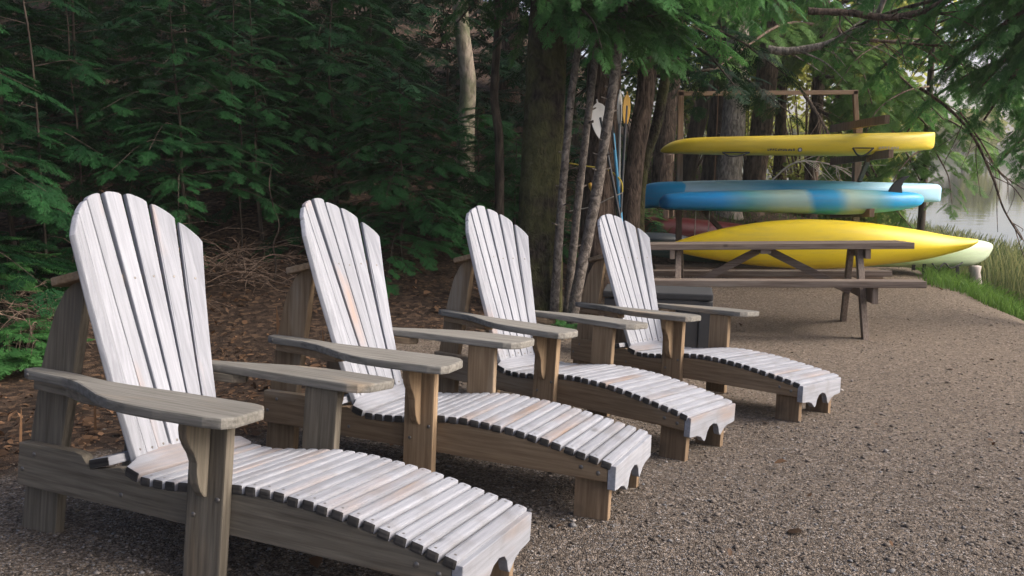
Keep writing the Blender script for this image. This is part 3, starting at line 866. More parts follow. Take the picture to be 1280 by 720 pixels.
def kayak(name, label, stations, y0, mat, ex=0.7, ridge=None, cat='kayak', group='kayaks stored on the rack'):
    me, loc = hull('hull', stations, y0, mat, ex, ridge)
    e = empty(name, loc); tag(e, label, cat, group)
    link('hull', me, None, e)
    return e
def on_face(e, px, py, y):
    return W(px, py, y) - e.location

# top yellow kayak, upside down
ka = kayak('kayak', 'yellow kayak upside down on the top arms of the rack, with carry handles', [(826, 187, 190, .02), (832, 182, 191.5, .10), (845, 176, 192, .20), (870, 172, 193, .28), (920, 170.5, 194, .33), (990, 169, 194.5, .35), (1060, 167, 195, .34), (1110, 166, 191.5, .28), (1145, 165, 188.5, .17), (1162, 165, 187, .08), (1167, 165.5, 184, .03)], 10.4, YELLOW, 0.55)
yf = 10.03
def handle(e, x0, x1, yt, yb, y):
    a, b = on_face(e, x0, yt, y), on_face(e, x1, yt, y)
    m1 = on_face(e, x0 + (x1 - x0) * 0.25, yb, y - 0.03); m2 = on_face(e, x0 + (x1 - x0) * 0.6, yb - 0.3, y - 0.03)
    tube_obj('carry_handle', spline([a, m1, m2, b], 14), 0.011, M['strap'], e, 6)
    tube_obj('handle_bar', [a, (a + b) / 2, b], 0.009, M['strap'], e, 6)
handle(ka, 1066, 1092, 185, 194, 10.03)
handle(ka, 903, 937, 190.5, 195, 10.07)
def lettering(e, x0, x1, yc, h, y, n, mat, logo=True):
    """illegible small maker's lettering as thin raised strokes"""
    bm = bmesh.new(); rr = random.Random(4)
    for k in range(n):
        px = x0 + (x1 - x0) * (k + 0.5) / n
        w = (x1 - x0) / n * 0.5
        for dx, dy, ww, hh in rr.sample([(-0.5, 0, .35, 1), (0.5, 0, .35, 1), (0, 0.4, 1.2, .3), (0, -0.4, 1.2, .3), (0, 0, 1.2, .3)], 3):
            c = on_face(e, px + dx * w, yc + dy * h, y); sx = ww * w / 95; sz = hh * h / 95
            add_box(bm, c, (sx, 0.006, sz))
    link('lettering', bm_mesh('lettering', bm), M[mat], e)
    if logo:
        c = on_face(e, x1 + 6, yc, y)
        bm = bmesh.new()
        bmesh.ops.create_cone(bm, cap_ends=True, segments=18, radius1=0.027, radius2=0.027, depth=0.006, matrix=Matrix.Translation(c) @ Matrix.Rotation(R(90), 4, 'X'))
        lg = link('logo', bm_mesh('logo', bm), M['ink'], e)
        bm = bmesh.new()
        bmesh.ops.create_cone(bm, cap_ends=True, segments=18, radius1=0.017, radius2=0.017, depth=0.008, matrix=Matrix.Translation(c + Vector((0, -.002, 0))) @ Matrix.Rotation(R(90), 4, 'X'))
        link('logo_centre', bm_mesh('logo', bm), M['ink_pale'], lg)
lettering(ka, 959, 994, 187.2, 2.6, 10.05, 11, 'ink')
lettering(ka, 1098, 1124, 184.8, 2.8, 10.075, 7, 'ink_pale', False)

kb = kayak('kayak', 'long blue and white kayak on the middle rack arms, behind the finned one', [(796, 257, 263, .02), (799, 244, 262, .06), (806, 232, 260.5, .13), (822, 228, 259, .21), (850, 227, 258, .28), (900, 226, 258, .31), (1000, 225.5, 256, .32), (1080, 227.5, 254, .29), (1140, 229, 252.5, .19), (1168, 230, 252.5, .08), (1175, 234, 252, .03)], 10.75, BLUEW, 0.55)
kc = kayak('kayak', 'blue and cream kayak upside down on the middle arms with a black fin', [(824, 251, 258, .02), (828, 246, 260.5, .10), (840, 241.5, 262, .18), (900, 239, 263.5, .27), (1000, 237, 266.5, .30), (1050, 236.5, 268, .30), (1100, 238, 265, .26), (1135, 240, 260.5, .16), (1149, 243, 256.5, .08), (1154, 247, 252, .02)], 10.1, BLUEG, 0.75)
fin_pts = [(1112, 241), (1118, 238.5), (1130, 240), (1131, 233), (1133, 227), (1137, 222), (1128, 224), (1121, 228), (1116, 234)]
fin_pts = [(1110, 241), (1127, 241.5), (1126.5, 233), (1129.5, 226), (1137, 219.5), (1128, 221), (1119, 227), (1113, 234.5)]
q = [on_face(kc, a, b, 9.99) for a, b in fin_pts]
bm = bmesh.new(); add_prism(bm, [(p.x, p.z) for p in q], 'xz', q[0].y - 0.02, q[0].y + 0.02, 0.004)
link('fin', bm_mesh('fin', bm), M['fin'], kc)
kd = kayak('kayak', 'bright yellow kayak lying on its side on the ground timber', [(836, 305, 311, .02), (850, 300, 316, .08), (875, 292.5, 321.5, .14), (905, 285.5, 326.5, .19), (950, 278, 332, .24), (1000, 274.3, 335.5, .26), (1050, 275.5, 335, .26), (1100, 280.5, 331, .23), (1150, 288, 325.5, .17), (1185, 294.5, 318, .10), (1210, 297.8, 310.5, .06), (1222, 299, 304, .02)], 9.75, YELLOW2, 0.8, ridge=([0, 0.3, 0.6, 0.8, 1.0], [0.9, 0.8, 0.85, 1.15, 1.5]))
ke = kayak('kayak', 'pale green kayak whose blunt end sticks out past the bright yellow one', [(900, 304, 318, .03), (960, 300, 326, .15), (1040, 298.5, 331, .24), (1120, 298, 333, .27), (1180, 298, 333, .24), (1212, 299, 331, .17), (1230, 301.5, 324, .10), (1238, 304.5, 314, .05), (1240, 307, 311, .02)], 10.45, GREENP, 0.7)
kf = kayak('canoe', 'dark red canoe lying upside down behind the rack', [(740, 280, 300, .05), (775, 271, 309, .22), (820, 270, 316, .34), (880, 275, 320, .38), (940, 282, 321, .30), (985, 289, 319, .15), (1005, 296, 314, .03)], 12.2, RED, 0.8, cat='canoe')
kg = kayak('canoe', 'dark green canoe on the ground under the rack, behind the picnic table', [(770, 306, 322, .04), (800, 301, 329, .2), (850, 302, 333, .28), (910, 308, 334, .24), (960, 317, 333, .12), (985, 323, 331, .02)], 10.9, DGREEN, 0.8, cat='canoe')
kh = kayak('kayak', 'slate grey kayak end beside the dark green canoe', [(770, 296, 305, .1), (800, 291.5, 306, .22), (830, 291.5, 306, .24), (852, 294, 306, .16), (872, 300, 305, .03)], 11.6, DGREY, 0.8)

# rack
rk = empty('kayak_rack', W(960, 330, 10.5)); rk.location.z = gz(rk.location.x, 10.5)
tag(rk, 'brown timber kayak rack with two uprights and a thin top rail', 'rack')
def rpart(name, p, q, w, h, up=(0, 0, 1), mat='rack'):
    me = beam_between(name, Vector(p) - rk.location, Vector(q) - rk.location, w, h, up)
    return link(name, me, M[mat], rk)
YR = 10.78
gR = W(1074, 240, YR); gL = W(851, 240, YR)
# upright on the right: thin upper section, stout lower
rpart('upright', W(1068.5, 113.6, YR), (W(1071, 160, YR).x, YR, W(1071, 160, YR).z), 0.06, 0.05, (0, 1, 0))
rpart('upright', W(1072.5, 158, YR + .06), (gR.x + 0.03, YR + .06, gz(gR.x, YR) - 0.05), 0.09, 0.09, (0, 1, 0))
rpart('upright', W(851, 113, YR), (gL.x, YR, gz(gL.x, YR) - 0.05), 0.075, 0.05, (0, 1, 0))
rpart('top_rail', W(846, 117.2, YR), W(1072, 115.2, YR), 0.05, 0.055, mat='rack_x')
for (xa, ya, yya), (xb, yb, yyb) in (((1040, 161, 11.5), (1109, 149, 9.7)), ((1040, 202, 11.4), (1114, 192, 9.75)), ((1040, 268, 11.4), (1090, 266, 9.7)), ((840, 197, 11.4), (836, 199, 9.9)), ((840, 266, 11.4), (832, 268, 9.75))):
    rpart('arm', W(xa, ya, yya), W(xb, yb, yyb), 0.06, 0.10)
rpart('knee_brace', W(1072, 232, YR + .02), W(1085, 200, 10.2), 0.05, 0.06)
rpart('knee_brace', W(878, 262, YR + .02), W(907, 293, 10.9), 0.05, 0.06)
rpart('bottom_timber', W(818, 339, 10.05), W(1100, 344, 10.05), 0.18, 0.15, mat='rack_x')
rpart('bottom_timber', W(830, 330, 11.3), W(1095, 333, 11.3), 0.16, 0.14, mat='rack_x')
for px in (870, 887):
    tube_obj('hanging_cord', spline([W(px, 262, 10.1) - rk.location, W(px - 1, 280, 10.1) - rk.location, W(px - 2, 296, 10.12) - rk.location], 8), 0.006, M['rope_w'], rk, 5)
# straps under the green kayak and the stake that holds its end
for k, (px, ya, yb) in enumerate([(1142, 331, 338), (1155, 330, 343), (1173, 334, 345), (1197, 333, 356)]):
    st = box('hanging_strap', (0, 0, 0), (0.045, 0.012, (yb - ya) / 95), 0.003)
    p = W(px, (ya + yb) / 2, 10.2)
    o = link('hanging_strap', st, M['strap'], None, p, (0, random.uniform(-.15, .15), random.uniform(-.4, .4)))
    tag(o, 'black strap hanging under the pale green kayak', 'strap', 'straps hanging below the kayaks')
o = tube_obj('carry_cord', spline([W(1165, 329, 10.15), W(1172, 336, 10.12), W(1181, 329, 10.15), W(1188, 335, 10.13), W(1199, 331, 10.15), W(1203, 328, 10.2)], 24), 0.010, M['strap'], None, 6)
tag(o, 'black looped cord along the bottom edge of the pale green kayak', 'cord')
sx = W(1218, 368, 10.25)
o = tube_obj('stake', [(sx.x, 10.25, gz(sx.x, 10.25) - 0.08), (sx.x, 10.25, W(0, 352, 10.25).z), (sx.x - 0.02, 10.25, W(0, 341, 10.25).z), (sx.x - 0.03, 10.25, W(0, 333, 10.25).z), (sx.x - 0.03, 10.25, W(0, 331.5, 10.25).z)], [0.085, 0.072, 0.06, 0.07, 0.02], M['peeled'], None, 12, 0.08)
tag(o, 'short pale weathered stake under the end of the pale green kayak', 'post')

# ------------------------------------------------------------------ foliage generator
def spray_proto(level, seed):
    """a flat hemlock spray 1 unit long along +x: quads (Q,4,3) and a tip weight (Q,)"""
    r = np.random.default_rng(seed)
    Q, Tp = [], []
    def leaf(p, ang, L, w, z0, dz, tip):
        d = np.array([math.cos(ang), math.sin(ang)]); n = np.array([-d[1], d[0]])
        b = [p[0] + d[0] * L * .12 + n[0] * w, p[1] + d[1] * L * .12 + n[1] * w, z0 + r.uniform(-.012, .012)]
        c = [p[0] + d[0] * L, p[1] + d[1] * L, z0 + dz]
        e = [p[0] + d[0] * L * .12 - n[0] * w, p[1] + d[1] * L * .12 - n[1] * w, z0 + r.uniform(-.012, .012)]
        Q.append([b, c, e]); Tp.append(tip)
    nside = {2: 12, 1: 10, 0: 6}[level]
    for k in range(nside):
        s = 0.06 + 0.86 * k / nside
        zc = -0.16 * s * s
        for sd_ in (-1, 1):
            if r.random() < 0.08: continue
            L = (0.42 * (1 - s) ** 0.75 + 0.09) * r.uniform(0.75, 1.15)
            a = sd_ * (R(54) - R(14) * s + r.uniform(-.15, .15))
            dz = -0.10 * L - r.uniform(0, .05)
            p = np.array([s + r.uniform(-.015, .015), 0.0])
            wv_ = {2: 0.022, 1: 0.026, 0: 0.06}[level]
            leaf(p, a, L, wv_ * r.uniform(.8, 1.2), zc, dz, s)
            if level >= 1 and L > 0.15:
                nn = int(L / {2: 0.06, 1: 0.085}[level])
                for j in range(1, nn + 1):
                    t = j / (nn + 1)
                    q = p + np.array([math.cos(a), math.sin(a)]) * L * t
                    for s2 in (-1, 1):
                        leaf(q, a + s2 * (R(46) + r.uniform(-.15, .15)), L * 0.38 * (1 - t * 0.5), wv_ * 0.75, zc + dz * t, dz * 0.4 - r.uniform(0, .02), min(1, s + t * 0.4))
    leaf(np.array([0.0, 0.0]), 0, 0.55, 0.02, 0, -0.06, 0.3)
    leaf(np.array([0.5, 0.0]), 0, 0.5, 0.03, -0.05, -0.12, 1.0)
    return np.array(Q), np.array(Tp)
PROTO = {lv: [spray_proto(lv, 10 * lv + k) for k in range(4)] for lv in (0, 1, 2)}

def build_sprays(name, inst, level, base_tint=0.45):
    """inst: list of (pos, dir, up, scale, tint)"""
    if not inst: return None
    pos = np.array([i[0] for i in inst], float); d = np.array([i[1] for i in inst], float); up = np.array([i[2] for i in inst], float)
    sc = np.array([i[3] for i in inst], float); ti = np.array([i[4] for i in inst], float)
    d /= np.linalg.norm(d, axis=1)[:, None] + 1e-9
    yv = np.cross(up, d); yv /= np.linalg.norm(yv, axis=1)[:, None] + 1e-9
    zv = np.cross(d, yv)
    pick = rng.integers(0, 4, len(inst))
    VV, TT = [], []
    for k in range(4):
        m = pick == k
        if not m.any(): continue
        Q, Tp = PROTO[level][k]
        Rm = np.stack([d[m], yv[m], zv[m]], -1)               # (n,3,3)
        P = Q.reshape(-1, 3)
        V = np.einsum('nij,pj->npi', Rm, P) * sc[m][:, None, None] + pos[m][:, None, :]
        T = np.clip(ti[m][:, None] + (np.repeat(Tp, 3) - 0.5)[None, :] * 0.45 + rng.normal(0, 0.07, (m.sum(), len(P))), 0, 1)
        VV.append(V.reshape(-1, 3)); TT.append(T.ravel())
    V = np.concatenate(VV); T = np.concatenate(TT)
    Fq = np.arange(len(V), dtype=np.int32).reshape(-1, 3)
    return mesh_np(name, V, Fq, {'tint': T})

def unit(v):
    v = np.asarray(v, float); return v / (np.linalg.norm(v) + 1e-9)
UP = np.array([0, 0, 1.0])

def bough(inst, tubes, path, side_len=0.7, gap=0.10, spray=0.42, droop=0.35, tint=0.45, start=0.15, hang=0.0, r0=0.02, rg=None, taper=1.0, jit=0.25, dens=1.0):
    """sprays carried on side twigs along a limb path"""
    rg = rg or random
    path = np.asarray(path, float)
    seg = np.linalg.norm(np.diff(path, axis=0), axis=1); cum = np.r_[0, np.cumsum(seg)]; L = cum[-1]
    if tubes is not None:
        tubes.append(tube_np(path, np.linspace(r0, r0 * 0.25, len(path)), 6, 0.1))
    s = start * L; sd_ = 1
    while s < L:
        f = s / L
        p = np.array([np.interp(s, cum, path[:, k]) for k in range(3)])
        p2 = np.array([np.interp(min(L, s + 0.05), cum, path[:, k]) for k in range(3)]); p1 = np.array([np.interp(max(0, s - 0.05), cum, path[:, k]) for k in range(3)])
        t = unit(p2 - p1)
        lat = unit(np.cross(UP, t)) if abs(t[2]) < 0.95 else unit(np.array([rg.uniform(-1, 1), rg.uniform(-1, 1), 0]))
        sl = side_len * (1 - 0.75 * f * taper) * rg.uniform(0.6, 1.15)
        dvec = unit(t * rg.uniform(0.45, 0.9) + lat * sd_ + np.array([0, 0, rg.uniform(-jit, jit) - hang]))
        n = max(1, int(sl / (0.42 * spray) * dens))
        for k in range(n):
            g = (k + 0.3) / n
            q = p + dvec * sl * g + np.array([0, 0, -droop * (sl * g) ** 1.6])
            dd = unit(dvec + np.array([0, 0, -droop * 1.2 * g - hang * g]) + np.array([rg.uniform(-jit, jit), rg.uniform(-jit, jit), rg.uniform(-jit, jit) * .6]))
            ang = rg.choice((-1, 1)) * rg.uniform(0.2, 0.7) * (1 - 0.6 * g)
            ca, sa = math.cos(ang), math.sin(ang)
            dd = np.array([dd[0] * ca - dd[1] * sa, dd[0] * sa + dd[1] * ca, dd[2]])
            upv = unit(UP + 0.35 * np.array([rg.uniform(-1, 1), rg.uniform(-1, 1), 0]))
            inst.append((q, dd, upv, spray * rg.uniform(0.7, 1.2), np.clip(tint + rg.gauss(0, 0.15), 0.02, 0.98)))
        sd_ = -sd_
        s += gap * rg.uniform(0.7, 1.3)
    inst.append((path[-1], unit(path[-1] - path[-2]), UP, spray, tint + 0.1))

def trunk_path(base, top, n=9, wob=0.04):
    base, top = np.asarray(base, float), np.asarray(top, float)
    t = np.linspace(0, 1, n)[:, None]
    P = base + (top - base) * t
    P[1:-1, 0] += rng.normal(0, wob, n - 2); P[1:-1, 1] += rng.normal(0, wob, n - 2)
    return spline(P, n * 3)

def make_tree(name, label, path, r0, r1, bmat, inst, tubes, level, fmat, group=None, cat='tree', flare=1.35, sides=14, limb_mat='bark_dark', wob=0.05, stubs=0):
    path = np.asarray(path, float)
    e = empty(name, path[0]); tag(e, label, cat, group)
    f = np.linspace(0, 1, len(path))
    rad = r0 + (r1 - r0) * f
    hgt = (path[:, 2] - path[0, 2])
    rad = rad * (1 + (flare - 1) * np.exp(-hgt / 0.35))
    off = np.array(path[0])
    v, fc = tube_np(path, rad, sides, wob)
    parts = [(v - off, fc)]
    for k in range(stubs):                      # dead branch stubs on the stem
        i = rng.integers(3, len(path) - 2); a = rng.uniform(0, 6.28)
        d = np.array([math.cos(a), math.sin(a), 0.3]); L = rng.uniform(0.02, 0.06) + rad[i]
        v2, f2 = tube_np(np.array([path[i], path[i] + d * L]) - off, [0.012, 0.006], 5); parts.append((v2, f2))
    V, Fq = join_np(parts)
    link('trunk', mesh_np('trunk', V, Fq, smooth=True), M[bmat], e)
    if tubes:
        V, Fq = join_np([(v - off, fc) for v, fc in tubes])
        link('branches', mesh_np('branches', V, Fq, smooth=True), M[limb_mat], e)
    if inst:
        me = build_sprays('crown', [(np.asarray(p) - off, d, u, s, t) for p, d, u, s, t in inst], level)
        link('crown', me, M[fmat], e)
    return e

def young_hemlock(label, px, py_base, y, height, radius, level=1, fmat='hemlock', seed=0, tint=0.45, bare=0.12, group='young hemlocks in the forest understory', nb=30, spray=0.42, lean=(0, 0)):
    rg = random.Random(seed)
    x = (px - 640) / F_PX * y / 1.0
    x = W(px, py_base, y).x
    z0 = gz(x, y)
    base = np.array([x, y, z0 - 0.1]); top = base + np.array([lean[0], lean[1], height])
    path = trunk_path(base, top, 7, 0.022 * height / 3)
    inst, tubes = [], []
    for k in range(nb):
        f = bare + (0.98 - bare) * (k + rg.random()) / nb
        i = f * (len(path) - 1); p = path[int(i)]
        L = radius * (1 - f) ** 0.7 * rg.uniform(0.7, 1.15) + 0.15
        a = k * 2.4 + rg.uniform(-0.4, 0.4)
        d = np.array([math.cos(a), math.sin(a), 0.15 * (f - 0.3)])
        pts = [p, p + d * L * 0.5 + np.array([0, 0, 0.03 * L]), p + d * L + np.array([0, 0, -0.22 * L])]
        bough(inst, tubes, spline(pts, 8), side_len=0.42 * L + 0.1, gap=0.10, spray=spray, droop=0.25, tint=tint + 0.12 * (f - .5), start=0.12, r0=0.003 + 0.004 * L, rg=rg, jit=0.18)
    level = min(level, 1)
    return make_tree('young_hemlock', label, path, 0.006 * height + 0.005, 0.004, 'bark_dark', inst, tubes, level, fmat, group, flare=1.2, sides=8, limb_mat='bark_dark')

# --- the overhanging mossy hemlock behind the chairs
rg = random.Random(5)
b = W(672, 392, 7.3); zb = gz(b.x, b.y)
path = spline([(b.x, b.y, zb - 0.15), W(676, 250, 7.3), W(682, 100, 7.32), W(687, -40, 7.35), W(690, -260, 7.4), W(692, -520, 7.4)], 40)
inst, tubes = [], []
def limb_from(pts, **kw):
    P = spline(pts, 16)
    bough(inst, tubes, P, rg=rg, **kw)
# boughs sweeping right over the clearing, tips hanging
HK = dict(side_len=0.85, gap=0.075, spray=0.20, droop=0.55, hang=0.30, tint=0.55, start=0.10, r0=0.030)
limb_from([W(690, -140, 7.35), W(760, -60, 6.9), W(850, -60, 6.5), W(930, -20, 6.2)], **HK)
limb_from([W(690, -100, 7.35), W(740, -20, 7.2), W(800, 10, 7.1), W(850, 45, 7.0)], **HK)
limb_from([W(690, -180, 7.4), W(790, -90, 7.4), W(900, -50, 7.3), W(985, 0, 7.2)], **HK)
limb_from([W(690, -200, 7.4), W(800, -120, 8.0), W(900, -50, 8.2), W(960, 10, 8.3)], **HK)
limb_from([W(690, -30, 7.35), W(715, 0, 6.95), W(740, 25, 6.7), W(752, 60, 6.6)], side_len=0.45, gap=0.07, spray=0.22, droop=0.5, hang=0.3, tint=0.6, start=0.2, r0=0.02)
limb_from([W(685, -60, 7.3), W(640, -40, 7.6), W(600, -5, 8.0), W(570, 30, 8.3)], side_len=0.6, gap=0.09, spray=0.28, droop=0.4, hang=0.1, tint=0.25, start=0.2, r0=0.03)
limb_from([W(690, -120, 7.3), W(640, -140, 6.6), W(560, -120, 6.2), W(480, -60, 6.0)], side_len=0.6, gap=0.09, spray=0.28, droop=0.4, hang=0.1, tint=0.2, start=0.2, r0=0.03)
limb_from([W(690, -70, 7.35), W(740, 10, 7.9), W(800, 45, 8.2), W(850, 75, 8.4)], **{**HK, 'tint': 0.5})
limb_from([W(690, -220, 7.4), W(830, -150, 8.2), W(940, -70, 8.8), W(1040, 0, 9.2)], **HK)
limb_from([W(690, -160, 7.4), W(800, -70, 8.6), W(880, -20, 9.2), W(940, 30, 9.6)], **HK)
HI = dict(side_len=1.3, gap=0.16, spray=0.5, droop=0.3, hang=0.05, tint=0.3, start=0.15, r0=0.05)  # unseen high limbs, added above the view to shade the left wood
for (dx, dy, z0_, z1_) in ((-4.2, 0.0, 4.2, 4.4), (-4.6, -1.6, 4.6, 4.8), (-3.8, -0.9, 3.8, 4.2)):
    p0 = np.array([b.x, b.y, zb + z0_]); limb_from([p0, p0 + np.array([dx * .35, dy * .35, .35]), p0 + np.array([dx * .7, dy * .7, .3]), np.array([b.x + dx, b.y + dy, zb + z1_])], **HI)
make_tree('hemlock_tree', 'thick mossy hemlock trunk with boughs drooping over the kayak rack', path, 0.215, 0.12, 'bark_hem', inst, tubes, 1, 'hemlock', flare=1.15, sides=22, limb_mat='bark_dark')

# --- three thin leaning stems beside it
for k, (pts, r_, lab) in enumerate([
    ([W(692, 388, 7.05), W(703, 240, 7.05), W(713, 130, 7.05), W(722, 60, 7.05), W(732, -60, 7.05)], 0.040, 'thin grey sapling stem next to the mossy hemlock trunk'),
    ([W(708, 390, 7.1), W(724, 240, 7.1), W(737, 130, 7.12), W(745, 60, 7.15), W(752, -80, 7.2)], 0.038, 'thin grey sapling stem between the two other leaning stems'),
    ([W(715, 392, 6.95), W(742, 260, 6.95), W(760, 150, 6.95), W(773, 60, 6.95), W(786, -60, 7.0)], 0.052, 'leaning speckled sapling stem crossing in front of the paddles')]):
    P = spline(pts, 24); P[0][2] = gz(P[0][0], P[0][1]) - 0.08
    inst, tubes = [], []
    for j in range(5):
        p = P[-1 - j]; a = rg.uniform(0, 6.28); L = rg.uniform(0.5, 0.9)
        bough(inst, tubes, spline([p, p + np.array([math.cos(a), math.sin(a), .1]) * L * .5, p + np.array([math.cos(a), math.sin(a), -.2]) * L], 6), side_len=0.35, gap=0.12, spray=0.36, rg=rg, tint=0.45, r0=0.01)
    make_tree('sapling', lab, P, r_, r_ * 0.7, 'bark_stem', inst, tubes, 1, 'hemlock', flare=1.15, sides=10, stubs=14, wob=0.08)

# --- other trunks in the wood: (label, pts, r0, r1, bark)
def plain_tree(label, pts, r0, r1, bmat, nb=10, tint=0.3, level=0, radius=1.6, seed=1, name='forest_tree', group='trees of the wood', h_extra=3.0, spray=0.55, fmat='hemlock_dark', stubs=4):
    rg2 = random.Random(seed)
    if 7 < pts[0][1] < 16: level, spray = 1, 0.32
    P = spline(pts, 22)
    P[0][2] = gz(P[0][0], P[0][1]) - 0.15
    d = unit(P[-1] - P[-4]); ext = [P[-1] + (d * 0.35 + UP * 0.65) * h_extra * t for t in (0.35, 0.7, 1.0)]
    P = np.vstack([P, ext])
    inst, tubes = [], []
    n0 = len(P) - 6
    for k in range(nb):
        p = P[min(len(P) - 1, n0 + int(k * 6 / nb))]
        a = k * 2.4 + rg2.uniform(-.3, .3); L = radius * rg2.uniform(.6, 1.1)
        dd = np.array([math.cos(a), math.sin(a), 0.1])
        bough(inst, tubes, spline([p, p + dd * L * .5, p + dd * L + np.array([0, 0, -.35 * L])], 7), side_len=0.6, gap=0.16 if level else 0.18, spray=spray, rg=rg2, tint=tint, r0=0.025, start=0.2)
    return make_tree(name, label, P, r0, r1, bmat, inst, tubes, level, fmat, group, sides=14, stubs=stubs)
D_ = lambda px_w, y: px_w / F_PX * y / 2
plain_tree('slender dark trunk just behind the mossy hemlock', [W(624, 300, 9.0), W(624, 180, 9.0), W(618, 120, 9.0), W(622, 40, 9.0), W(624, -80, 9.0)], D_(12, 9), D_(8, 9), 'bark_dark', seed=2, h_extra=2, name='slender_tree')
plain_tree('pale lichened trunk standing in the understory', [W(581, 250, 12), W(583, 150, 12), W(585, 100, 12), W(577, 30, 12), W(572, -90, 12)], D_(22, 12), D_(16, 12), 'bark_birch', seed=3, h_extra=3)
plain_tree('broad brown trunk the paddles lean against', [W(748, 345, 9.0), W(748, 260, 9.0), W(752, 170, 9.0), W(756, 60, 9.0), W(758, -120, 9.0)], D_(44, 9.0), D_(38, 9.0), 'bark_brown', seed=4, h_extra=3)
plain_tree('leaning brown trunk next to the paddles', [W(783, 335, 8.9), W(787, 280, 8.9), W(794, 200, 8.9), W(806, 120, 8.95), W(818, 0, 9.0)], D_(24, 8.9), D_(22, 8.9), 'bark_brown', seed=5, h_extra=2)
plain_tree('thin mossy trunk bending behind the leaning brown trunk', [W(798, 310, 9.6), W(800, 240, 9.6), W(808, 195, 9.6), W(822, 150, 9.6), W(838, 60, 9.6)], D_(14, 9.6), D_(12, 9.6), 'bark_hem', seed=6, h_extra=2)
plain_tree('dark split trunk behind the ends of the kayaks', [W(826, 290, 13.5), W(828, 220, 13.5), W(834, 150, 13.5), W(842, 60, 13.5), W(848, -80, 13.5)], D_(26, 13.5), D_(20, 13.5), 'bark_brown', seed=7)
plain_tree('leaning dark trunk behind the rack upright', [W(846, 285, 15), W(862, 200, 15), W(878, 130, 15), W(893, 60, 15), W(915, -60, 15)], D_(22, 15), D_(16, 15), 'bark_dark', seed=8)
plain_tree('dark trunk beside the pale grey trunk, behind the kayaks', [W(884, 280, 14.4), W(889, 210, 14.4), W(896, 150, 14.4), W(905, 60, 14.4), W(918, -80, 14.4)], D_(22, 14.4), D_(18, 14.4), 'bark_dark', seed=9)
plain_tree('stout pale grey trunk behind the kayaks', [W(908, 285, 14), W(911, 220, 14), W(917, 150, 14), W(922, 60, 14), W(926, -80, 14)], D_(31, 14), D_(24, 14), 'bark_grey', seed=10)
plain_tree('reddish brown trunk right of the pale grey trunk', [W(936, 285, 14.6), W(943, 220, 14.6), W(952, 160, 14.6), W(962, 60, 14.6), W(972, -80, 14.6)], D_(28, 14.6), D_(23, 14.6), 'bark_brown', seed=11)
HB = 'bark_brown'
for k, (pxl, w, y, bm_, lab) in enumerate([
        (485, 22, 19, 'bark_brown', 'brown trunk up the slope left of the lichened trunk'),
        (636, 20, 18, 'bark_brown', 'reddish trunk up the slope behind the slender dark trunk'),
        (375, 14, 21, 'bark_grey', 'thin grey trunk high on the leaf covered slope'),
        (335, 28, 22, 'bark_brown', 'stout brown trunk at the top of the leaf covered slope'),
        (437, 12, 24, 'bark_grey', 'far thin trunk between the two slope trunks'),
        (270, 22, 20, 'bark_dark', 'dark trunk deep in the shade above the end chair'),
        (160, 26, 17, 'bark_dark', 'dark trunk deep in the understory shade'),
        (30, 24, 15, 'bark_dark', 'dark trunk at the shaded edge of the wood'),
        (540, 16, 23, 'bark_dark', 'dark far trunk behind the lichened trunk'),
        (705, 22, 16, 'bark_dark', 'dark trunk behind the three leaning stems')]):
    x = (pxl - 640) / F_PX * y
    z0 = gz(x, y)
    b0 = np.array([x, y, z0])
    plain_tree(lab, [b0, b0 + np.array([.05, 0, 2.0]), b0 + np.array([.0, .1, 4.0]), b0 + np.array([.1, .1, 6.5])], D_(w, y) * 1.15, D_(w, y) * 0.75, bm_, nb=14, seed=30 + k, h_extra=4, radius=2.4, spray=0.8, tint=0.25)

# --- understory hemlocks on the left
U = [(505, 330, 8.6, 2.1, 1.3, 2, 'feathery young hemlock whose low boughs reach behind the second chair'),
     (425, 330, 9.6, 3.6, 1.7, 1, 'tall young hemlock in the middle of the understory'),
     (330, 325, 8.8, 3.0, 1.5, 2, 'young hemlock above the leaf pile behind the first two chairs'),
     (235, 320, 7.6, 2.9, 1.35, 2, 'young hemlock whose boughs hang behind the end chair'),
     (120, 320, 8.2, 3.6, 1.6, 1, 'tall shaded hemlock behind the end chair'),
     (20, 330, 7.0, 3.4, 1.5, 1, 'shaded hemlock at the dark edge of the wood'),
     (-90, 330, 6.0, 3.2, 1.4, 1, 'shaded hemlock at the outer end of the understory'),
     (600, 300, 10.6, 1.7, 0.9, 1, 'young hemlock around the foot of the lichened trunk'),
     (645, 320, 10.0, 1.5, 0.8, 1, 'small hemlock between the slender trunk and the mossy trunk'),
     (470, 250, 12.5, 4.0, 1.9, 0, 'hemlock half way up the leaf covered slope'),
     (360, 250, 12.0, 4.2, 1.9, 0, 'hemlock on the slope behind the leaf pile'),
     (250, 250, 11.0, 4.2, 2.0, 0, 'dense hemlock on the slope above the end chair'),
     (130, 240, 12.0, 4.6, 2.2, 0, 'dense dark hemlock high in the shaded wood'),
     (0, 230, 11.0, 4.6, 2.2, 0, 'dense dark hemlock by the shaded edge trunk'),
     (560, 220, 15.0, 4.0, 1.9, 0, 'hemlock up the slope behind the lichened trunk'),
     (700, 280, 12.5, 3.6, 1.6, 0, 'hemlock behind the three leaning stems'),
     (300, 180, 16.0, 5.5, 2.4, 0, 'broad hemlock at the top of the slope'),
     (80, 160, 16.0, 5.5, 2.6, 0, 'broad hemlock deep in the dark wood'),
     (430, 150, 18.0, 4.0, 2.2, 0, 'far hemlock between the slope trunks'),
     (655, 180, 17.0, 5.0, 2.2, 0, 'far hemlock behind the reddish slope trunk')]
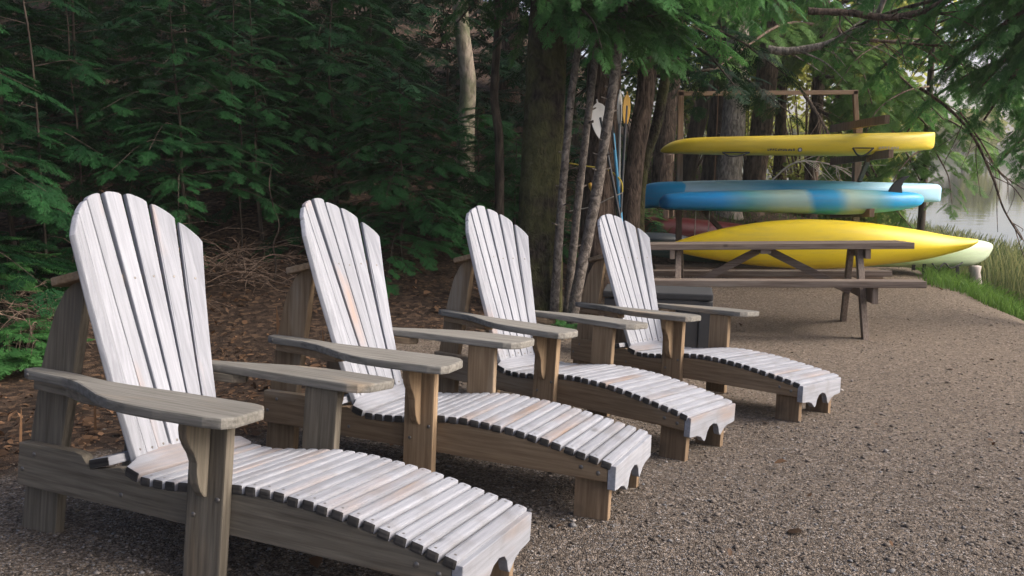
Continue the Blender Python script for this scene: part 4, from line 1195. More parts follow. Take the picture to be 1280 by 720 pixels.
for k, (px, py, y, h, r_, lv, lab) in enumerate(U):
    young_hemlock(lab, px, py, y, h, r_, lv, 'understory' if lv > 0 else 'hemlock_dark', seed=60 + k, tint=(0.85 if k == 0 else 0.6 if k == 2 else 0.45) if lv == 2 else (0.6 if k in (7, 8) else 0.3), nb=34 if lv else 30, spray=0.205 if lv == 2 else (0.28 if lv else 0.46), bare={2: 0.40, 3: 0.34}.get(k, 0.16) if lv == 2 else 0.08)  # first hemlock's higher tint puts light into its canopy-shaded needles

# --- trees at the shore on the right
rg = random.Random(11)
inst, tubes = [], []
tb = Vector((8.6, 5.2, 0)); tb.z = gz(5.6, 5.2) - 0.2
tb = Vector((5.62, 7.3, gz(5.62, 7.3) - 0.1))
path = trunk_path(tb, tb + Vector((0.25, 0.4, 7.5)), 7, 0.05)
def pt_t(f): return path[int(f * (len(path) - 1))]
RK = dict(side_len=0.9, gap=0.085, spray=0.20, droop=0.5, hang=0.30, tint=0.58, start=0.15, r0=0.04)
limb_from([pt_t(.55), W(1300, -60, 7.4), W(1200, -10, 8.2), W(1100, 20, 8.8), W(1020, 60, 9.2)], **RK)
limb_from([pt_t(.62), W(1310, -120, 7.6), W(1180, -60, 8.2), W(1080, -10, 8.6)], **RK)
limb_from([pt_t(.5), W(1290, 10, 7.8), W(1230, 50, 8.4), W(1180, 90, 8.8)], **RK)
limb_from([pt_t(.45), W(1310, 40, 7.6), W(1270, 90, 7.8), W(1230, 150, 8.4)], **RK)
limb_from([pt_t(.6), W(1330, 0, 8.5), W(1260, 30, 9.5), W(1160, 70, 10)], **RK)
limb_from([pt_t(.42), W(1330, 100, 6.6), W(1300, 150, 7.0), W(1275, 210, 7.4)], **{**RK, 'side_len': 0.5})
limb_from([pt_t(.5), W(1300, 60, 8.6), W(1240, 80, 9.4), W(1170, 120, 10.2), W(1130, 170, 10.8)], **RK)
limb_from([pt_t(.55), W(1290, -10, 8.4), W(1220, 20, 9.2), W(1130, 60, 9.8), W(1090, 100, 10.2)], **RK)
limb_from([pt_t(.4), W(1320, 120, 8.0), W(1290, 160, 8.6), W(1250, 200, 9.2)], **{**RK, 'side_len': 0.6})
limb_from([pt_t(.65), W(1280, -90, 8.6), W(1180, -40, 9.4), W(1060, 10, 10.0)], **RK)
limb_from([pt_t(.6), W(1290, -40, 8.0), W(1240, 0, 8.6), W(1170, 30, 9.0)], **RK)
limb_from([pt_t(.52), W(1300, 30, 8.0), W(1262, 70, 8.5), W(1225, 110, 9.0)], **RK)
limb_from([pt_t(.58), W(1285, -20, 8.8), W(1210, 0, 9.6), W(1120, 30, 10.2)], **RK)
make_tree('shore_hemlock', 'hemlock by the shore whose long boughs hang down in front of the lake', path, 0.2, 0.07, 'bark_dark', inst, tubes, 1, 'hemlock', limb_mat='bark_brown')

# hemlock behind the rack on the bank: bare crooked limbs and sprays in front of the water
inst, tubes = [], []
bx = W(1010, 280, 15.0); P0 = Vector((bx.x, 15.0, gz(bx.x, 15.0) - 0.1))
path = spline([P0, W(1020, 150, 14.8), W(1030, 0, 14.6), W(1036, -160, 14.6), W(1040, -340, 14.6)], 30)
def near(py):
    return Vector(path[np.argmin([abs((W(0, py, 14.7).z) - q[2]) for q in path])])
BK = dict(side_len=0.9, gap=0.11, spray=0.34, droop=0.4, hang=0.2, tint=0.6, start=0.25, r0=0.035)
for pts in ([near(60), W(1080, 60, 13.6), W(1130, 100, 12.6), W(1180, 150, 12.0)],
            [near(120), W(1080, 130, 13.4), W(1120, 170, 12.6), W(1150, 225, 12.0)],
            [near(180), W(1060, 190, 13.4), W(1100, 240, 12.4), W(1140, 285, 12.0)],
            [near(20), W(1080, 0, 14), W(1150, 30, 13.4), W(1220, 90, 13)],
            [near(40), W(980, 30, 13.6), W(930, 60, 12.8), W(890, 90, 12.4)],
            [near(90), W(1070, 100, 13.8), W(1130, 130, 13), W(1190, 190, 12.4)],
            [near(140), W(1060, 160, 13.6), W(1085, 200, 12.8), W(1110, 250, 12.4)],
            [near(70), W(1090, 80, 14), W(1150, 110, 13.6), W(1230, 160, 13.2)],
            [near(-20), W(1080, -50, 14), W(1140, -30, 13.4), W(1200, 20, 13)],
            [near(0), W(1050, 40, 13.2), W(1075, 80, 12.6), W(1090, 130, 12.2)],
            [near(-60), W(980, -60, 13.6), W(930, -20, 12.8), W(880, 30, 12.4)]):
    limb_from(pts, **BK)
make_tree('bank_hemlock', 'hemlock on the bank behind the kayak rack with lit feathery boughs', path, 0.13, 0.05, 'bark_brown', inst, tubes, 1, 'hemlock_sun_tinted', limb_mat='twig')

# a second hemlock farther along the bank fills the canopy above the rack rail
inst, tubes = [], []
bx = W(972, 280, 17.5); P0 = Vector((bx.x, 17.5, gz(bx.x, 17.5) - 0.1))
path = spline([P0, W(976, 150, 17.4), W(982, 0, 17.3), W(986, -160, 17.2), W(990, -300, 17.2)], 30)
def near2(py):
    return Vector(path[np.argmin([abs((W(0, py, 17.3).z) - q[2]) for q in path])])
for pts in ([near2(0), W(1030, 10, 16), W(1080, 50, 15), W(1110, 110, 14.4)], [near2(-40), W(930, -20, 16), W(890, 20, 15), W(860, 70, 14.5)],
            [near2(40), W(940, 30, 16.4), W(905, 60, 15.6), W(880, 100, 15.2)], [near2(60), W(1020, 60, 16.2), W(1050, 90, 15.4), W(1062, 130, 15)],
            [near2(-80), W(1040, -60, 16), W(1110, -20, 15), W(1170, 40, 14.5)], [near2(10), W(985, 30, 16), W(975, 60, 15.2), W(970, 100, 14.8)], [near2(-20), W(1000, -10, 15.8), W(1020, 30, 15), W(1030, 80, 14.6)]):
    limb_from(pts, **{**BK, 'side_len': 1.1, 'spray': 0.42, 'tint': 0.65})
make_tree('bank_hemlock', 'hemlock farther back on the bank, between the reddish trunk and the rack upright', path, 0.14, 0.05, 'bark_brown', inst, tubes, 1, 'hemlock_sun_tinted', limb_mat='twig')
inst, tubes = [], []
bx = W(1152, 290, 12.8); P0 = Vector((bx.x, 12.8, gz(bx.x, 12.8) - 0.1))
path = spline([P0, W(1158, 180, 12.8), W(1166, 40, 12.7), W(1172, -120, 12.7), W(1176, -260, 12.7)], 30)
def near3(py):
    return Vector(path[np.argmin([abs((W(0, py, 12.75).z) - q[2]) for q in path])])
for pts in ([near3(150), W(1185, 150, 12.2), W(1215, 170, 11.6), W(1240, 205, 11.2)], [near3(110), W(1130, 115, 12.2), W(1095, 140, 11.8), W(1075, 185, 11.6)],
            [near3(90), W(1200, 80, 12), W(1240, 100, 11.4), W(1275, 140, 11)], [near3(60), W(1120, 50, 12.2), W(1075, 70, 11.8), W(1045, 110, 11.6)],
            [near3(30), W(1210, 20, 12), W(1255, 40, 11.4), W(1290, 80, 11)], [near3(0), W(1120, -10, 12), W(1070, 10, 11.6), W(1030, 50, 11.4)],
            [near3(-30), W(1210, -40, 12), W(1250, -20, 11.5), W(1290, 20, 11)], [near3(190), W(1140, 195, 12.3), W(1120, 220, 11.9), W(1105, 260, 11.7)], [near3(170), W(1170, 190, 12.2), W(1185, 220, 11.7), W(1190, 255, 11.4)]):
    limb_from(pts, **{**BK, 'side_len': 0.8, 'spray': 0.26, 'tint': 0.6, 'r0': 0.018})
make_tree('bank_hemlock', 'slim hemlock at the water edge beyond the kayak ends, in front of the lake', path, 0.06, 0.03, 'bark_dark', inst, tubes, 1, 'hemlock_sun_tinted', limb_mat='twig')
# bare limbs of a fallen-over branch, seen among the foliage top right
def bare_limb(label, main, r0, r1, subs, mat='twig', seed=1, base_ground=False, group='bare limbs under the canopy'):
    rr = random.Random(seed)
    P = spline(main, 26)
    parts = [tube_np(P, np.linspace(r0, r1, len(P)), 9, 0.12)]
    for k in range(subs):
        i = rr.randrange(4, len(P) - 1); d = unit(P[i] - P[i - 1])
        a = unit(np.array([rr.uniform(-1, 1), rr.uniform(-1, 1), rr.uniform(-.9, .6)]) + d * 0.8); L = rr.uniform(0.25, 0.8)
        b2 = P[i] + a * L * .5 + np.array([rr.uniform(-.06, .06), 0, rr.uniform(-.05, .05)]); c2 = P[i] + a * L + np.array([rr.uniform(-.1, .1), 0, rr.uniform(-.18, .05)])
        parts.append(tube_np(spline([P[i], b2, c2], 8), np.linspace(r0 * 0.28, 0.003, 8), 5))
    V, Fq = join_np(parts)
    off = np.array(P[0])
    o = link('bare_branch', mesh_np('bare_branch', V - off, Fq, smooth=True), M[mat], None, off)
    tag(o, label, 'branch', group)
    return o
bare_limb('knotty brown limb slanting through the foliage above the rack rail', [W(960, 62, 9.3), W(990, 64, 9.2), W(1030, 56, 9.1), W(1062, 44, 9.0), W(1090, 28, 8.9), W(1110, -10, 8.8)], 0.046, 0.026, 18, 'bark_grey', 3)
bare_limb('dark level limb running across the top of the canopy', [W(1010, 14, 8.6), W(1060, 16, 8.5), W(1110, 22, 8.4), W(1160, 12, 8.3), W(1200, -12, 8.2)], 0.036, 0.032, 16, 'bark_brown', 4)
bare_limb('thin dark branch arching down to the reeds in front of the lake', [W(1150, 110, 9.6), W(1185, 135, 9.4), W(1215, 168, 9.2), W(1240, 220, 9.0), W(1255, 262, 8.9), W(1278, 300, 8.8)], 0.020, 0.008, 12, 'bark_brown', 5)
bare_limb('second arching twig beside the branch in front of the lake', [W(1200, 140, 9.8), W(1225, 175, 9.7), W(1250, 215, 9.6), W(1285, 240, 9.5)], 0.014, 0.006, 12, 'bark_brown', 6)
bare_limb('slanting bare branch between the rack upright and the pale grey trunk', [W(1000, 110, 12.6), W(1020, 140, 12.4), W(1034, 165, 12.2), W(1045, 200, 12.1)], 0.03, 0.014, 14, 'twig', 7)
bare_limb('tangle of pale twigs under the yellow kayak', [W(965, 225, 12.0), W(990, 205, 11.9), W(1020, 202, 11.8), W(1060, 212, 11.8)], 0.014, 0.006, 22, 'rope_w', 8)
bare_limb('thin dark branch crossing under the canopy', [W(1060, 48, 9.5), W(1110, 52, 9.4), W(1180, 58, 9.2)], 0.024, 0.012, 10, 'twig', 9)
# thin grey saplings and dead brush in the shaded understory
def brush(label, px, py, y, n, spread, seed, up=0.5):
    rr = random.Random(seed)
    x = W(px, py, y).x; z0 = gz(x, y)
    parts = []
    for k in range(n):
        a = rr.uniform(0, 6.28); L = rr.uniform(0.3, 1.0) * spread
        p = np.array([rr.uniform(-.3, .3) * spread, rr.uniform(-.3, .3) * spread, rr.uniform(0.0, 0.25)])
        d = np.array([math.cos(a), math.sin(a) * .7, rr.uniform(-0.1, up)])
        P = spline([p, p + d * L * .35 + np.array([0, 0, rr.uniform(-.05, .08)]), p + d * L * .7 + np.array([0, 0, rr.uniform(-.1, .05)]), p + d * L + np.array([rr.uniform(-.1, .1), 0, rr.uniform(-.22, .02)])], 9)
        r_ = rr.uniform(0.0025, 0.007)
        parts.append(tube_np(P, np.linspace(r_, r_ * .4, 9), 4))
        for j in range(3):
            i = rr.randrange(2, 8); d2 = unit(d + np.array([rr.uniform(-1, 1), rr.uniform(-1, 1), rr.uniform(-.5, .5)]))
            parts.append(tube_np(np.array([P[i], P[i] + d2 * L * .2, P[i] + d2 * L * .38 + np.array([0, 0, -.05])]), [r_ * .6, r_ * .4, r_ * .25], 3))
    V, Fq = join_np(parts)
    o = link('dead_brush', mesh_np('dead_brush', V, Fq), M['twig'], None, (x, y, z0))
    tag(o, label, 'brush', 'dead brush in the understory')
brush('tangle of bare dead twigs beside the end chair, over the leaf litter', 35, 395, 5.6, 46, 0.75, 1)
brush('bare dead twigs heaped behind the backrest of the end chair', 295, 318, 7.4, 46, 0.95, 2)
brush('dry twig heap at the dark edge of the understory', -10, 360, 5.8, 36, 0.9, 3)
brush('dead twiggy hemlock boughs hanging in the shaded understory', 190, 300, 6.9, 40, 1.2, 4, 0.9)
for k, (px, y, h, r_, lab) in enumerate([(50, 6.6, 3.2, 0.013, 'thin bare grey stem in the dark understory beside the end chair'), (338, 7.6, 1.1, 0.011, 'short bare sapling stem rising from the leaf pile'), (300, 8.0, 2.6, 0.010, 'whippy bare stem behind the end chair'), (395, 7.4, 0.7, 0.008, 'tiny bare stem leaning behind the second chair'), (110, 7.2, 2.8, 0.010, 'thin dark stem in the shaded understory')]):
    x = (px - 640) / F_PX * y; z0 = gz(x, y)
    P = trunk_path((x, y, z0 - .05), (x + random.uniform(-.1, .15), y, z0 + h), 7, 0.025)
    parts = [tube_np(P, np.linspace(r_, r_ * .4, len(P)), 6)]
    for j in range(int(5 * h)):
        i = random.randrange(5, len(P)); a = random.uniform(0, 6.28); L = random.uniform(.15, .45)
        d = np.array([math.cos(a), math.sin(a), .25]); parts.append(tube_np(np.array([P[i], P[i] + d * L * .5, P[i] + d * L + np.array([0, 0, -.04])]), [r_ * .35, r_ * .25, r_ * .12], 4))
    V, Fq = join_np(parts)
    tag(link('bare_sapling', mesh_np('bare_sapling', V - P[0], Fq, smooth=True), M['bark_dark'], None, P[0]), lab, 'sapling', 'bare saplings in the understory')

# ------------------------------------------------------------------ paddles and rope at the broad trunk
def paddle(label, top, bot, y_t, y_b, blade_mat, shaft_mat, blade_l=0.42, blade_w=0.17, yaw=0.2):
    a, b_ = W(*top, y_t), W(*bot, y_b)
    b_ = Vector(b_); b_.z = gz(b_.x, b_.y) + 0.02
    e = empty('paddle', b_); tag(e, label, 'paddle', 'paddles leaning on the broad trunk')
    d = (a - b_); L = d.length; d.normalize()
    x = Vector((math.cos(yaw), math.sin(yaw), 0)); x = (x - d * x.dot(d)).normalized(); n = x.cross(d)
    mt = Matrix((x, n, d)).transposed().to_4x4()
    tube_obj('shaft', [(Vector(d) * t) for t in (0.0, L * .5, L - blade_l * .45)], 0.016, M[shaft_mat], e, 8)
    out = []
    for t in np.linspace(0, 1, 15):
        w = blade_w / 2 * (math.sin(math.pi * min(1, 0.10 + t * 0.98)) ** 0.55) * (0.75 + 0.35 * t)
        out.append((w, L - blade_l + blade_l * t))
    poly = out + [(-w, z) for w, z in out[::-1]]
    bm = bmesh.new(); add_prism(bm, poly, 'xz', -0.008, 0.008, 0.004)
    bmesh.ops.transform(bm, matrix=mt, verts=bm.verts)
    link('blade', bm_mesh('blade', bm), M[blade_mat], e)
    # the lower blade
    poly2 = [(w, z - (L - blade_l)) for w, z in poly]; poly2 = [(w, blade_l - z) for w, z in poly2]
    bm = bmesh.new(); add_prism(bm, poly2, 'xz', -0.008, 0.008, 0.004)
    bmesh.ops.transform(bm, matrix=mt @ Matrix.Rotation(R(50), 4, 'Z'), verts=bm.verts)
    link('blade', bm_mesh('blade', bm), M[blade_mat], e)
paddle('white bladed paddle leaning on the broad trunk', (746, 124), (798, 360), 8.40, 8.2, 'pad_white', 'pad_black', 0.42, 0.22, 0.0)
paddle('yellow bladed paddle with a black shaft beside the white ones', (784, 114), (770, 360), 8.6, 8.25, 'pad_yellow', 'pad_black', 0.34, 0.12, 0.6)
paddle('narrow white bladed paddle with a grey shaft behind the yellow one', (775, 112), (772, 360), 8.66, 8.35, 'pad_white', 'pad_grey', 0.36, 0.10, 0.9)
paddle('blue shafted paddle with its blade hidden behind the leaning stem', (765, 150), (788, 360), 8.58, 8.22, 'pad_black', 'pad_blue', 0.32, 0.12, 1.2)
o = tube_obj('rope', spline([W(712, 204, 8.66), W(735, 208, 8.60), W(757, 211, 8.55), W(770, 219, 8.48), W(777, 228, 8.42), W(778, 240, 8.42)], 24), 0.008, M['rope_y'], None, 6)
tag(o, 'yellow rope tied round the broad trunk and the paddles', 'rope')
o = tube_obj('rope', spline([W(712, 264, 8.6), W(740, 258, 8.5), W(762, 248, 8.4), W(778, 241, 8.4)], 16), 0.006, M['rope_w'], None, 6)
tag(o, 'pale cord strung below the yellow rope at the broad trunk', 'rope')
o = tube_obj('float', [W(737, 229, 8.7), W(739, 234, 8.69), W(741, 239, 8.68)], [0.02, 0.026, 0.02], M['pad_yellow'], None, 8)
tag(o, 'small yellow float hanging on the broad trunk', 'float')

# ------------------------------------------------------------------ shore grass and reeds
def blades(name, n, fn, h, w, lean, mat, label, tint=(0.2, 0.9)):
    X, Y = fn(n)
    Z = ground_z(X, Y) - 0.02
    m = len(X)
    H = h * rng.uniform(0.45, 1.15, m); a = rng.uniform(0, 6.28, m); la = rng.uniform(0, 6.28, m); ln = lean * rng.uniform(0.1, 1, m) * H
    dx, dy = np.cos(a) * w / 2, np.sin(a) * w / 2; lx, ly = np.cos(la) * ln, np.sin(la) * ln
    b0 = np.stack([X - dx, Y - dy, Z], -1); b1 = np.stack([X + dx, Y + dy, Z], -1)
    m0 = np.stack([X - dx * .8 + lx * .35, Y - dy * .8 + ly * .35, Z + H * .6], -1); m1 = np.stack([X + dx * .8 + lx * .35, Y + dy * .8 + ly * .35, Z + H * .6], -1)
    t0 = np.stack([X + lx - dx * .15, Y + ly - dy * .15, Z + H * .97], -1); t1 = np.stack([X + lx + dx * .15, Y + ly + dy * .15, Z + H], -1)
    V = np.stack([b0, b1, m0, m1, t0, t1], 1).reshape(-1, 3)
    k = np.arange(m)[:, None] * 6
    Fq = np.concatenate([k + np.array([0, 1, 3, 2]), k + np.array([2, 3, 5, 4])])
    tn = rng.uniform(*tint, m)
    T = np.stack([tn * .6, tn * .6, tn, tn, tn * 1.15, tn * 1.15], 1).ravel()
    o = link(name, mesh_np(name, V, Fq, {'tint': np.clip(T, 0, 1)}), M[mat])
    tag(o, label, 'grass', kind='stuff')
def shore_band(lo, hi, y0, y1):
    def fn(n):
        X = rng.uniform(3.2, 9.5, n * 6); Y = rng.uniform(y0, y1, n * 6); s = shore_dist(X, Y)
        s = s + 0.14 * np.sin(X * 3 + Y * 2.2) + 0.16 * np.sin(X * 7.1 - Y * 5.3) + rng.normal(0, 0.10, s.shape) + 0.45 * smooth(10.0, 8.0, Y)
        k = (s > lo) & (s < hi); return X[k][:n], Y[k][:n]
    return fn
blades('shore_grass', 16000, shore_band(-0.2, 0.95, 8.0, 18), 0.22, 0.009, 0.8, 'grass', 'green grass along the edge of the gravel', (0.2, 0.9))
blades('reeds', 12000, shore_band(-1.7, 0.05, 7.6, 20), 0.78, 0.011, 0.35, 'reed', 'tall thin reeds standing along the lake edge', (0.05, 0.95))
def bank_fn(n):
    X = rng.uniform(1.0, 7.5, n); Y = rng.uniform(11.8, 19, n); return X, Y
blades('bank_grass', 4500, bank_fn, 0.16, 0.012, 0.9, 'grass', 'sparse low grass on the bank behind the rack', (0.0, 0.5))

# ------------------------------------------------------------------ gravel stones and leaf litter
def pebbles():
    n = 38000
    y = rng.uniform(0, 1, n * 3) ** 1.6 * 8.6 + 1.3
    x = rng.uniform(-0.68, 0.72, n * 3) * (y + 0.25)
    k = (forest_mask(x, y) < rng.uniform(0.15, 1.0, n * 3)) & (shore_dist(x, y) > 0.75)
    x, y = x[k][:n], y[k][:n]; n = len(x)
    z = ground_z(x, y)
    r_ = np.clip(rng.lognormal(math.log(0.0037), 0.45, n), 0.0018, 0.017)
    O = np.array([(1, 0, 0), (0, 1, 0), (-1, 0, 0), (0, -1, 0), (0, 0, 1), (0, 0, -1)], float)
    V = O[None] * rng.uniform(0.65, 1.25, (n, 6, 1)) + rng.normal(0, 0.14, (n, 6, 3))
    V[:, :, 2] *= 0.62
    a = rng.uniform(0, 6.28, n); c, s = np.cos(a), np.sin(a)
    X = (V[:, :, 0] * c[:, None] - V[:, :, 1] * s[:, None]) * r_[:, None] * 1.25; Y = (V[:, :, 0] * s[:, None] + V[:, :, 1] * c[:, None]) * r_[:, None]
    P = np.stack([X + x[:, None], Y + y[:, None], V[:, :, 2] * r_[:, None] + (z + r_ * 0.28)[:, None]], -1).reshape(-1, 3)
    T = np.array([(0, 1, 4), (1, 2, 4), (2, 3, 4), (3, 0, 4), (1, 0, 5), (2, 1, 5), (3, 2, 5), (0, 3, 5)])
    Fq = (np.arange(n)[:, None, None] * 6 + T[None]).reshape(-1, 3)
    t = np.repeat(np.clip(rng.beta(1.6, 2.2, n), 0, 1), 6)
    dry = np.repeat(smooth(3.0, 7.5, y + x * 0.35), 6)  # stones lightened alike: dry grit and painted-in sunlight
    m, nt, bs, nodes, links = new_mat('gravel_stones')
    at = nodes.new('ShaderNodeAttribute'); at.attribute_name = 'tint'
    rp_ = ramp(nodes, [(0.0, (0.04, 0.034, 0.03)), (0.3, (0.095, 0.08, 0.068)), (0.55, (0.145, 0.122, 0.103)), (0.75, (0.15, 0.152, 0.158)), (0.9, (0.22, 0.18, 0.148)), (1.0, (0.36, 0.34, 0.32))])
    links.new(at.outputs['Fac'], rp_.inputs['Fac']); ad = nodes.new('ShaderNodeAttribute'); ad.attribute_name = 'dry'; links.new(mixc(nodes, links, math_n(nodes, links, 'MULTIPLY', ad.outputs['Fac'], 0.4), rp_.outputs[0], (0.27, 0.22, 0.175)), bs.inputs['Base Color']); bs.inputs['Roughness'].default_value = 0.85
    bs.inputs['Specular IOR Level'].default_value = 0.2
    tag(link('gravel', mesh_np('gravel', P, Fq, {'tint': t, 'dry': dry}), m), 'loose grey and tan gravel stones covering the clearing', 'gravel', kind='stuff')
pebbles()

def leaves():
    n = 19000
    y = rng.uniform(0, 1, n * 8) ** 1.3 * 20 + 1.8
    x = rng.uniform(-0.75, 0.65, n * 8) * y
    keep = (forest_mask(x, y) > rng.uniform(0.35, 1.0, n * 8)) | ((rng.uniform(0, 1, n * 8) < 0.012) & (shore_dist(x, y) > 0.9))
    dens = 0.35 + 0.65 * (np.sin(x * 1.7 + 1) * np.sin(y * 1.3 + x * .6) > -0.2)
    keep &= rng.uniform(0, 1, n * 8) < dens
    x, y = x[keep][:n], y[keep][:n]; n = len(x)
    z = ground_z(x, y) + rng.uniform(0.004, 0.03, n)
    s = np.clip(rng.lognormal(math.log(0.017), 0.5, n), 0.007, 0.055)
    L = np.array([(-1, 0, 0), (-.35, .55, .12), (.35, .5, .1), (1, 0, .05), (.35, -.5, .1), (-.35, -.55, .12)], float)
    V = L[None] * s[:, None, None] * 0.8
    V[:, :, 2] *= rng.uniform(-1, 3.5, (n, 1))
    a = rng.uniform(0, 6.28, n); b2 = rng.normal(0, .45, n); c3 = rng.normal(0, .45, n)
    ca, sa = np.cos(a)[:, None], np.sin(a)[:, None]
    X = V[:, :, 0] * ca - V[:, :, 1] * sa; Y = V[:, :, 0] * sa + V[:, :, 1] * ca
    Z = V[:, :, 2] + X * np.tan(b2)[:, None] * .6 + Y * np.tan(c3)[:, None] * .6
    P = np.stack([X + x[:, None], Y + y[:, None], Z + z[:, None]], -1).reshape(-1, 3)
    Fq = (np.arange(n)[:, None, None] * 6 + np.array([(0, 1, 2, 3), (0, 3, 4, 5)])[None]).reshape(-1, 4)
    t = np.repeat(np.clip(rng.beta(1.1, 2.6, n), 0, 1), 6)
    tag(link('leaf_litter', mesh_np('leaf_litter', P, Fq, {'tint': t}), M['litter']), 'brown fallen leaves scattered over the forest floor', 'leaves', kind='stuff')
leaves()

def herb(label, px, py, y, n, rad, h, seed, size=1.0):
    rr = np.random.default_rng(seed)
    c = W(px, py, y); z0 = gz(c.x, y)
    inst = []
    for k in range(n):
        a = rr.uniform(0, 6.28); r_ = rad * math.sqrt(rr.random()); hh = h * rr.uniform(.2, 1) * (1 - .5 * r_ / rad)
        inst.append((np.array([math.cos(a) * r_, math.sin(a) * r_, hh]), np.array([math.cos(a), math.sin(a), rr.uniform(-.3, .4)]), UP, size * rr.uniform(.14, .26), rr.uniform(.25, .7)))
    e = empty('ground_plant', (c.x, y, z0)); tag(e, label, 'plant', 'green ground plants')
    link('foliage', build_sprays('foliage', inst, 1), M['herb'], e)
    V, Fq = join_np([tube_np(np.array([[i[0][0] * .4, i[0][1] * .4, -.03], i[0]]), [.004, .002], 4) for i in inst[::3]])
    link('stems', mesh_np('stems', V, Fq), M['twig'], e)
herb('low green hemlock seedling clump beside the end chair', 14, 440, 5.2, 110, 0.32, 0.34, 1)
herb('bushy green seedling at the dark edge behind the end chair', -8, 330, 6.2, 90, 0.4, 0.75, 2)
herb('small green leaves in the litter behind the rear post of the end chair', 118, 482, 4.6, 10, 0.10, 0.06, 3)
herb('tiny green sprout on the gravel in front of the end chair', 700, 712, 2.02, 5, 0.006, 0.018, 4, 0.09)
herb('small fern tuft at the foot of the three leaning stems', 720, 392, 6.7, 18, 0.12, 0.14, 5)
herb('green seedling under the canopy beside the bent mossy trunk', 812, 225, 12.2, 30, 0.25, 0.35, 6)

# ------------------------------------------------------------------ far bank of the lake
def far_tree(px, y, h, w, seed, tint, label):
    rr = np.random.default_rng(seed)
    x = (px - 640) / F_PX * y; z0 = gz(x, y)
    n = 2200
    u = rr.normal(0, 1, (n, 3)); u /= np.linalg.norm(u, axis=1)[:, None]
    lobes = rr.normal(0, .33, (10, 3)); c = lobes[rr.integers(0, 10, n)]
    P = (c + u * rr.uniform(.15, .5, (n, 1))) * np.array([w / 2, w / 2, h * .42]) + np.array([0, 0, h * .58])
    s = rr.uniform(.15, .38, n); d1 = rr.normal(0, 1, (n, 3)); d1 /= np.linalg.norm(d1, axis=1)[:, None]
    d2 = np.cross(d1, rr.normal(0, 1, (n, 3))); d2 /= np.linalg.norm(d2, axis=1)[:, None]
    V = np.stack([P - d1 * s[:, None], P + d2 * s[:, None] * .7, P + d1 * s[:, None], P - d2 * s[:, None] * .7], 1).reshape(-1, 3)
    e = empty('far_tree', (x, y, z0)); tag(e, label, 'tree', 'trees on the far bank of the lake')
    T = np.repeat(np.clip(tint + rr.normal(0, .15, n), 0, 1), 4)
    link('crown', mesh_np('crown', V, np.arange(len(V)).reshape(-1, 4), {'tint': T}), M['far_leaf'], e)
    tube_obj('trunk', [(0, 0, -.3), (0.1, 0, h * .3), (0, 0, h * .7)], [.22, .16, .07], M['bark_grey'], e, 8)
k = 0
for px in range(820, 1420, 46):
    far_tree(px + random.uniform(-10, 10), 100 + random.uniform(0, 14), random.uniform(5, 8.5), random.uniform(6, 9), 200 + k, [.35, .75, .55][k % 3], ['dull olive tree on the far bank of the lake', 'yellow sunlit tree on the far bank of the lake', 'mid green tree on the far bank of the lake'][k % 3]); k += 1
def bank_shrub(px, y, h, w, seed, tint, label, tree=False):
    rr = np.random.default_rng(seed)
    x = (px - 640) / F_PX * y; z0 = gz(x, y); n = 5200 if tree else 2600
    u = rr.normal(0, 1, (n, 3)); u /= np.linalg.norm(u, axis=1)[:, None]
    lob = rr.normal(0, .38, (9, 3)); c = lob[rr.integers(0, 9, n)]
    P = (c + u * rr.uniform(.1, .5, (n, 1))) * np.array([w / 2, w / 2, h * .42]) + np.array([0, 0, h * .55])
    sz = rr.uniform(.03, .075, n) * (1.35 if tree else 1.0); d1 = rr.normal(0, 1, (n, 3)); d1[:, 2] *= .5; d1 /= np.linalg.norm(d1, axis=1)[:, None]
    d2 = np.cross(d1, rr.normal(0, 1, (n, 3))); d2 /= np.linalg.norm(d2, axis=1)[:, None]
    V = np.stack([P - d1 * sz[:, None], P + d2 * sz[:, None] * .6, P + d1 * sz[:, None], P - d2 * sz[:, None] * .6], 1).reshape(-1, 3)
    e = empty('bank_tree' if tree else 'bank_shrub', (x, y, z0)); tag(e, label, 'tree' if tree else 'shrub', 'leafy trees on the bank' if tree else 'leafy shrubs on the bank')
    if tree: tube_obj('trunk', spline([(0, 0, -.2), (.08, 0, h * .3), (0, .1, h * .75)], 10), np.linspace(.09, .03, 10), M['bark_grey'], e, 9, 0.06)
    link('crown' if tree else 'foliage', mesh_np('foliage', V, np.arange(len(V)).reshape(-1, 4), {'tint': np.repeat(np.clip(tint + rr.normal(0, .18, n), 0, 1), 4)}), M['bank_leaf'], e)
    V, Fq = join_np([tube_np(spline([(0, 0, -.1), q * .5 + np.array([0, 0, .1]), q], 6), np.linspace(.02, .006, 6), 5) for q in P[:14]])
    link('stems', mesh_np('stems', V, Fq), M['twig'], e)
M['bank_leaf'] = foliage('bank_shrub_leaves', (0.07, 0.13, 0.035), (0.38, 0.40, 0.11), 0.55)  # sunlight put into the leaf colour: shaded crowns lightened and warmed
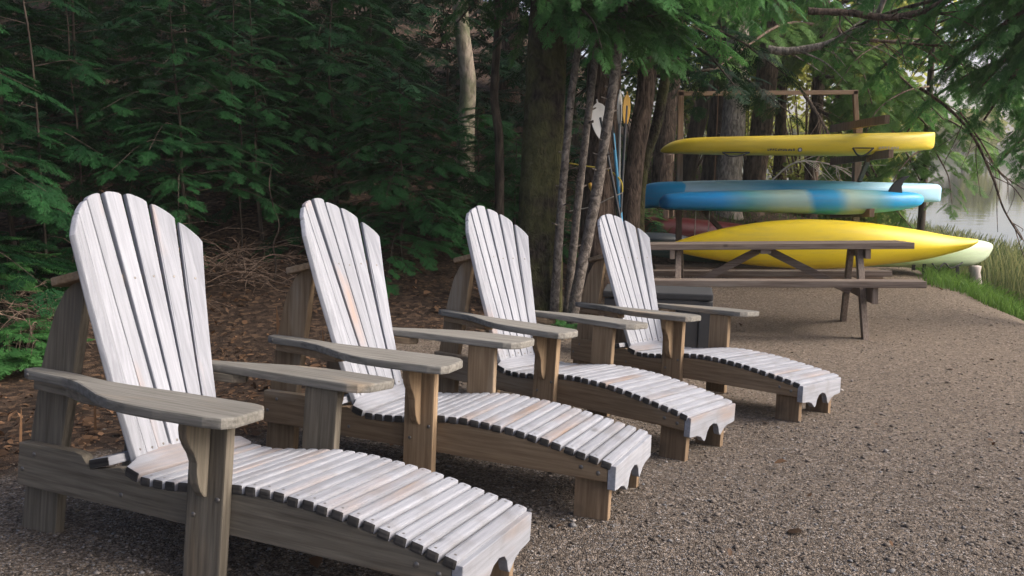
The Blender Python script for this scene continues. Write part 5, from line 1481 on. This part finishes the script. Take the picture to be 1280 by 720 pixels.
for k, (px, y, h, w, t, lab) in enumerate([(865, 18, 2.6, 3.2, .35, 'leafy green shrub behind the leaning dark trunk'), (905, 21, 3.4, 3.6, .65, 'yellow green shrub glimpsed between the dark and pale trunks'), (985, 19, 2.4, 3.0, .75, 'yellow green shrub to the lake side of the reddish trunk'), (1050, 16.5, 2.2, 2.4, .6, 'bright shrub on the bank behind the rack upright'), (1092, 14.6, 1.2, 1.8, .5, 'low shrub at the water edge behind the kayaks'), (800, 16, 2.6, 2.8, .2, 'dim green shrub behind the thin mossy trunk')]):
    bank_shrub(px, y, h, w, 400 + k, t, lab)
for k, (px, y, h, w, t, lab) in enumerate([(932, 18.5, 6.6, 4.2, .6, 'yellow green leafy tree between the pale grey trunk and the lake'), (1004, 17.6, 6.2, 3.6, .75, 'sunlit leafy tree behind the rack rail'), (1066, 15.8, 5.6, 3.0, .6, 'light green leafy tree behind the rack upright'), (862, 20.5, 6.8, 4.0, .5, 'mid green leafy tree behind the leaning dark trunk')]):
    bank_shrub(px, y, h, w, 500 + k, t, lab, True)
# unseen tall trees added behind and left of the photographer to shade the wood
for k, (x, y, h) in enumerate([(-7.5, 0.5, 12), (-9, -4, 12), (-5.5, -6.5, 13), (-12, 4, 13)]):
    z0 = gz(x, y); b0 = np.array([x, y, z0])
    plain_tree(['unseen tall hemlock nearest the end chair, added for shade', 'unseen tall hemlock behind the clearing edge, added for shade', 'unseen tall hemlock at the far back of the clearing edge, added for shade', 'unseen tall hemlock deep in the wood, added for shade'][k], [b0, b0 + np.array([0, 0, 3.0]), b0 + np.array([.1, 0, 6.0]), b0 + np.array([0, .1, 8])], .24, .12, 'bark_dark', nb=12, radius=3.2, seed=300 + k, h_extra=4, spray=1.0, name='hemlock_tree', group='unseen hemlocks added to shade the wood')

# ------------------------------------------------------------------ thin evening haze over the lake and the wood
hz = box('haze', (30, 100, 22), (410, 470, 62), 0.0)
hm = bpy.data.materials.new('haze_air'); hm.use_nodes = True
hn = hm.node_tree.nodes; hn.remove(hn['Principled BSDF'])
pv = hn.new('ShaderNodeVolumePrincipled'); pv.inputs['Density'].default_value = 0.0011; pv.inputs['Color'].default_value = (0.98, 0.96, 0.92, 1); pv.inputs['Anisotropy'].default_value = 0.1
hm.node_tree.links.new(pv.outputs[0], hn['Material Output'].inputs['Volume'])
tag(link('haze', hz, hm), 'thin pale haze in the air over the lake and clearing', 'haze', kind='stuff')
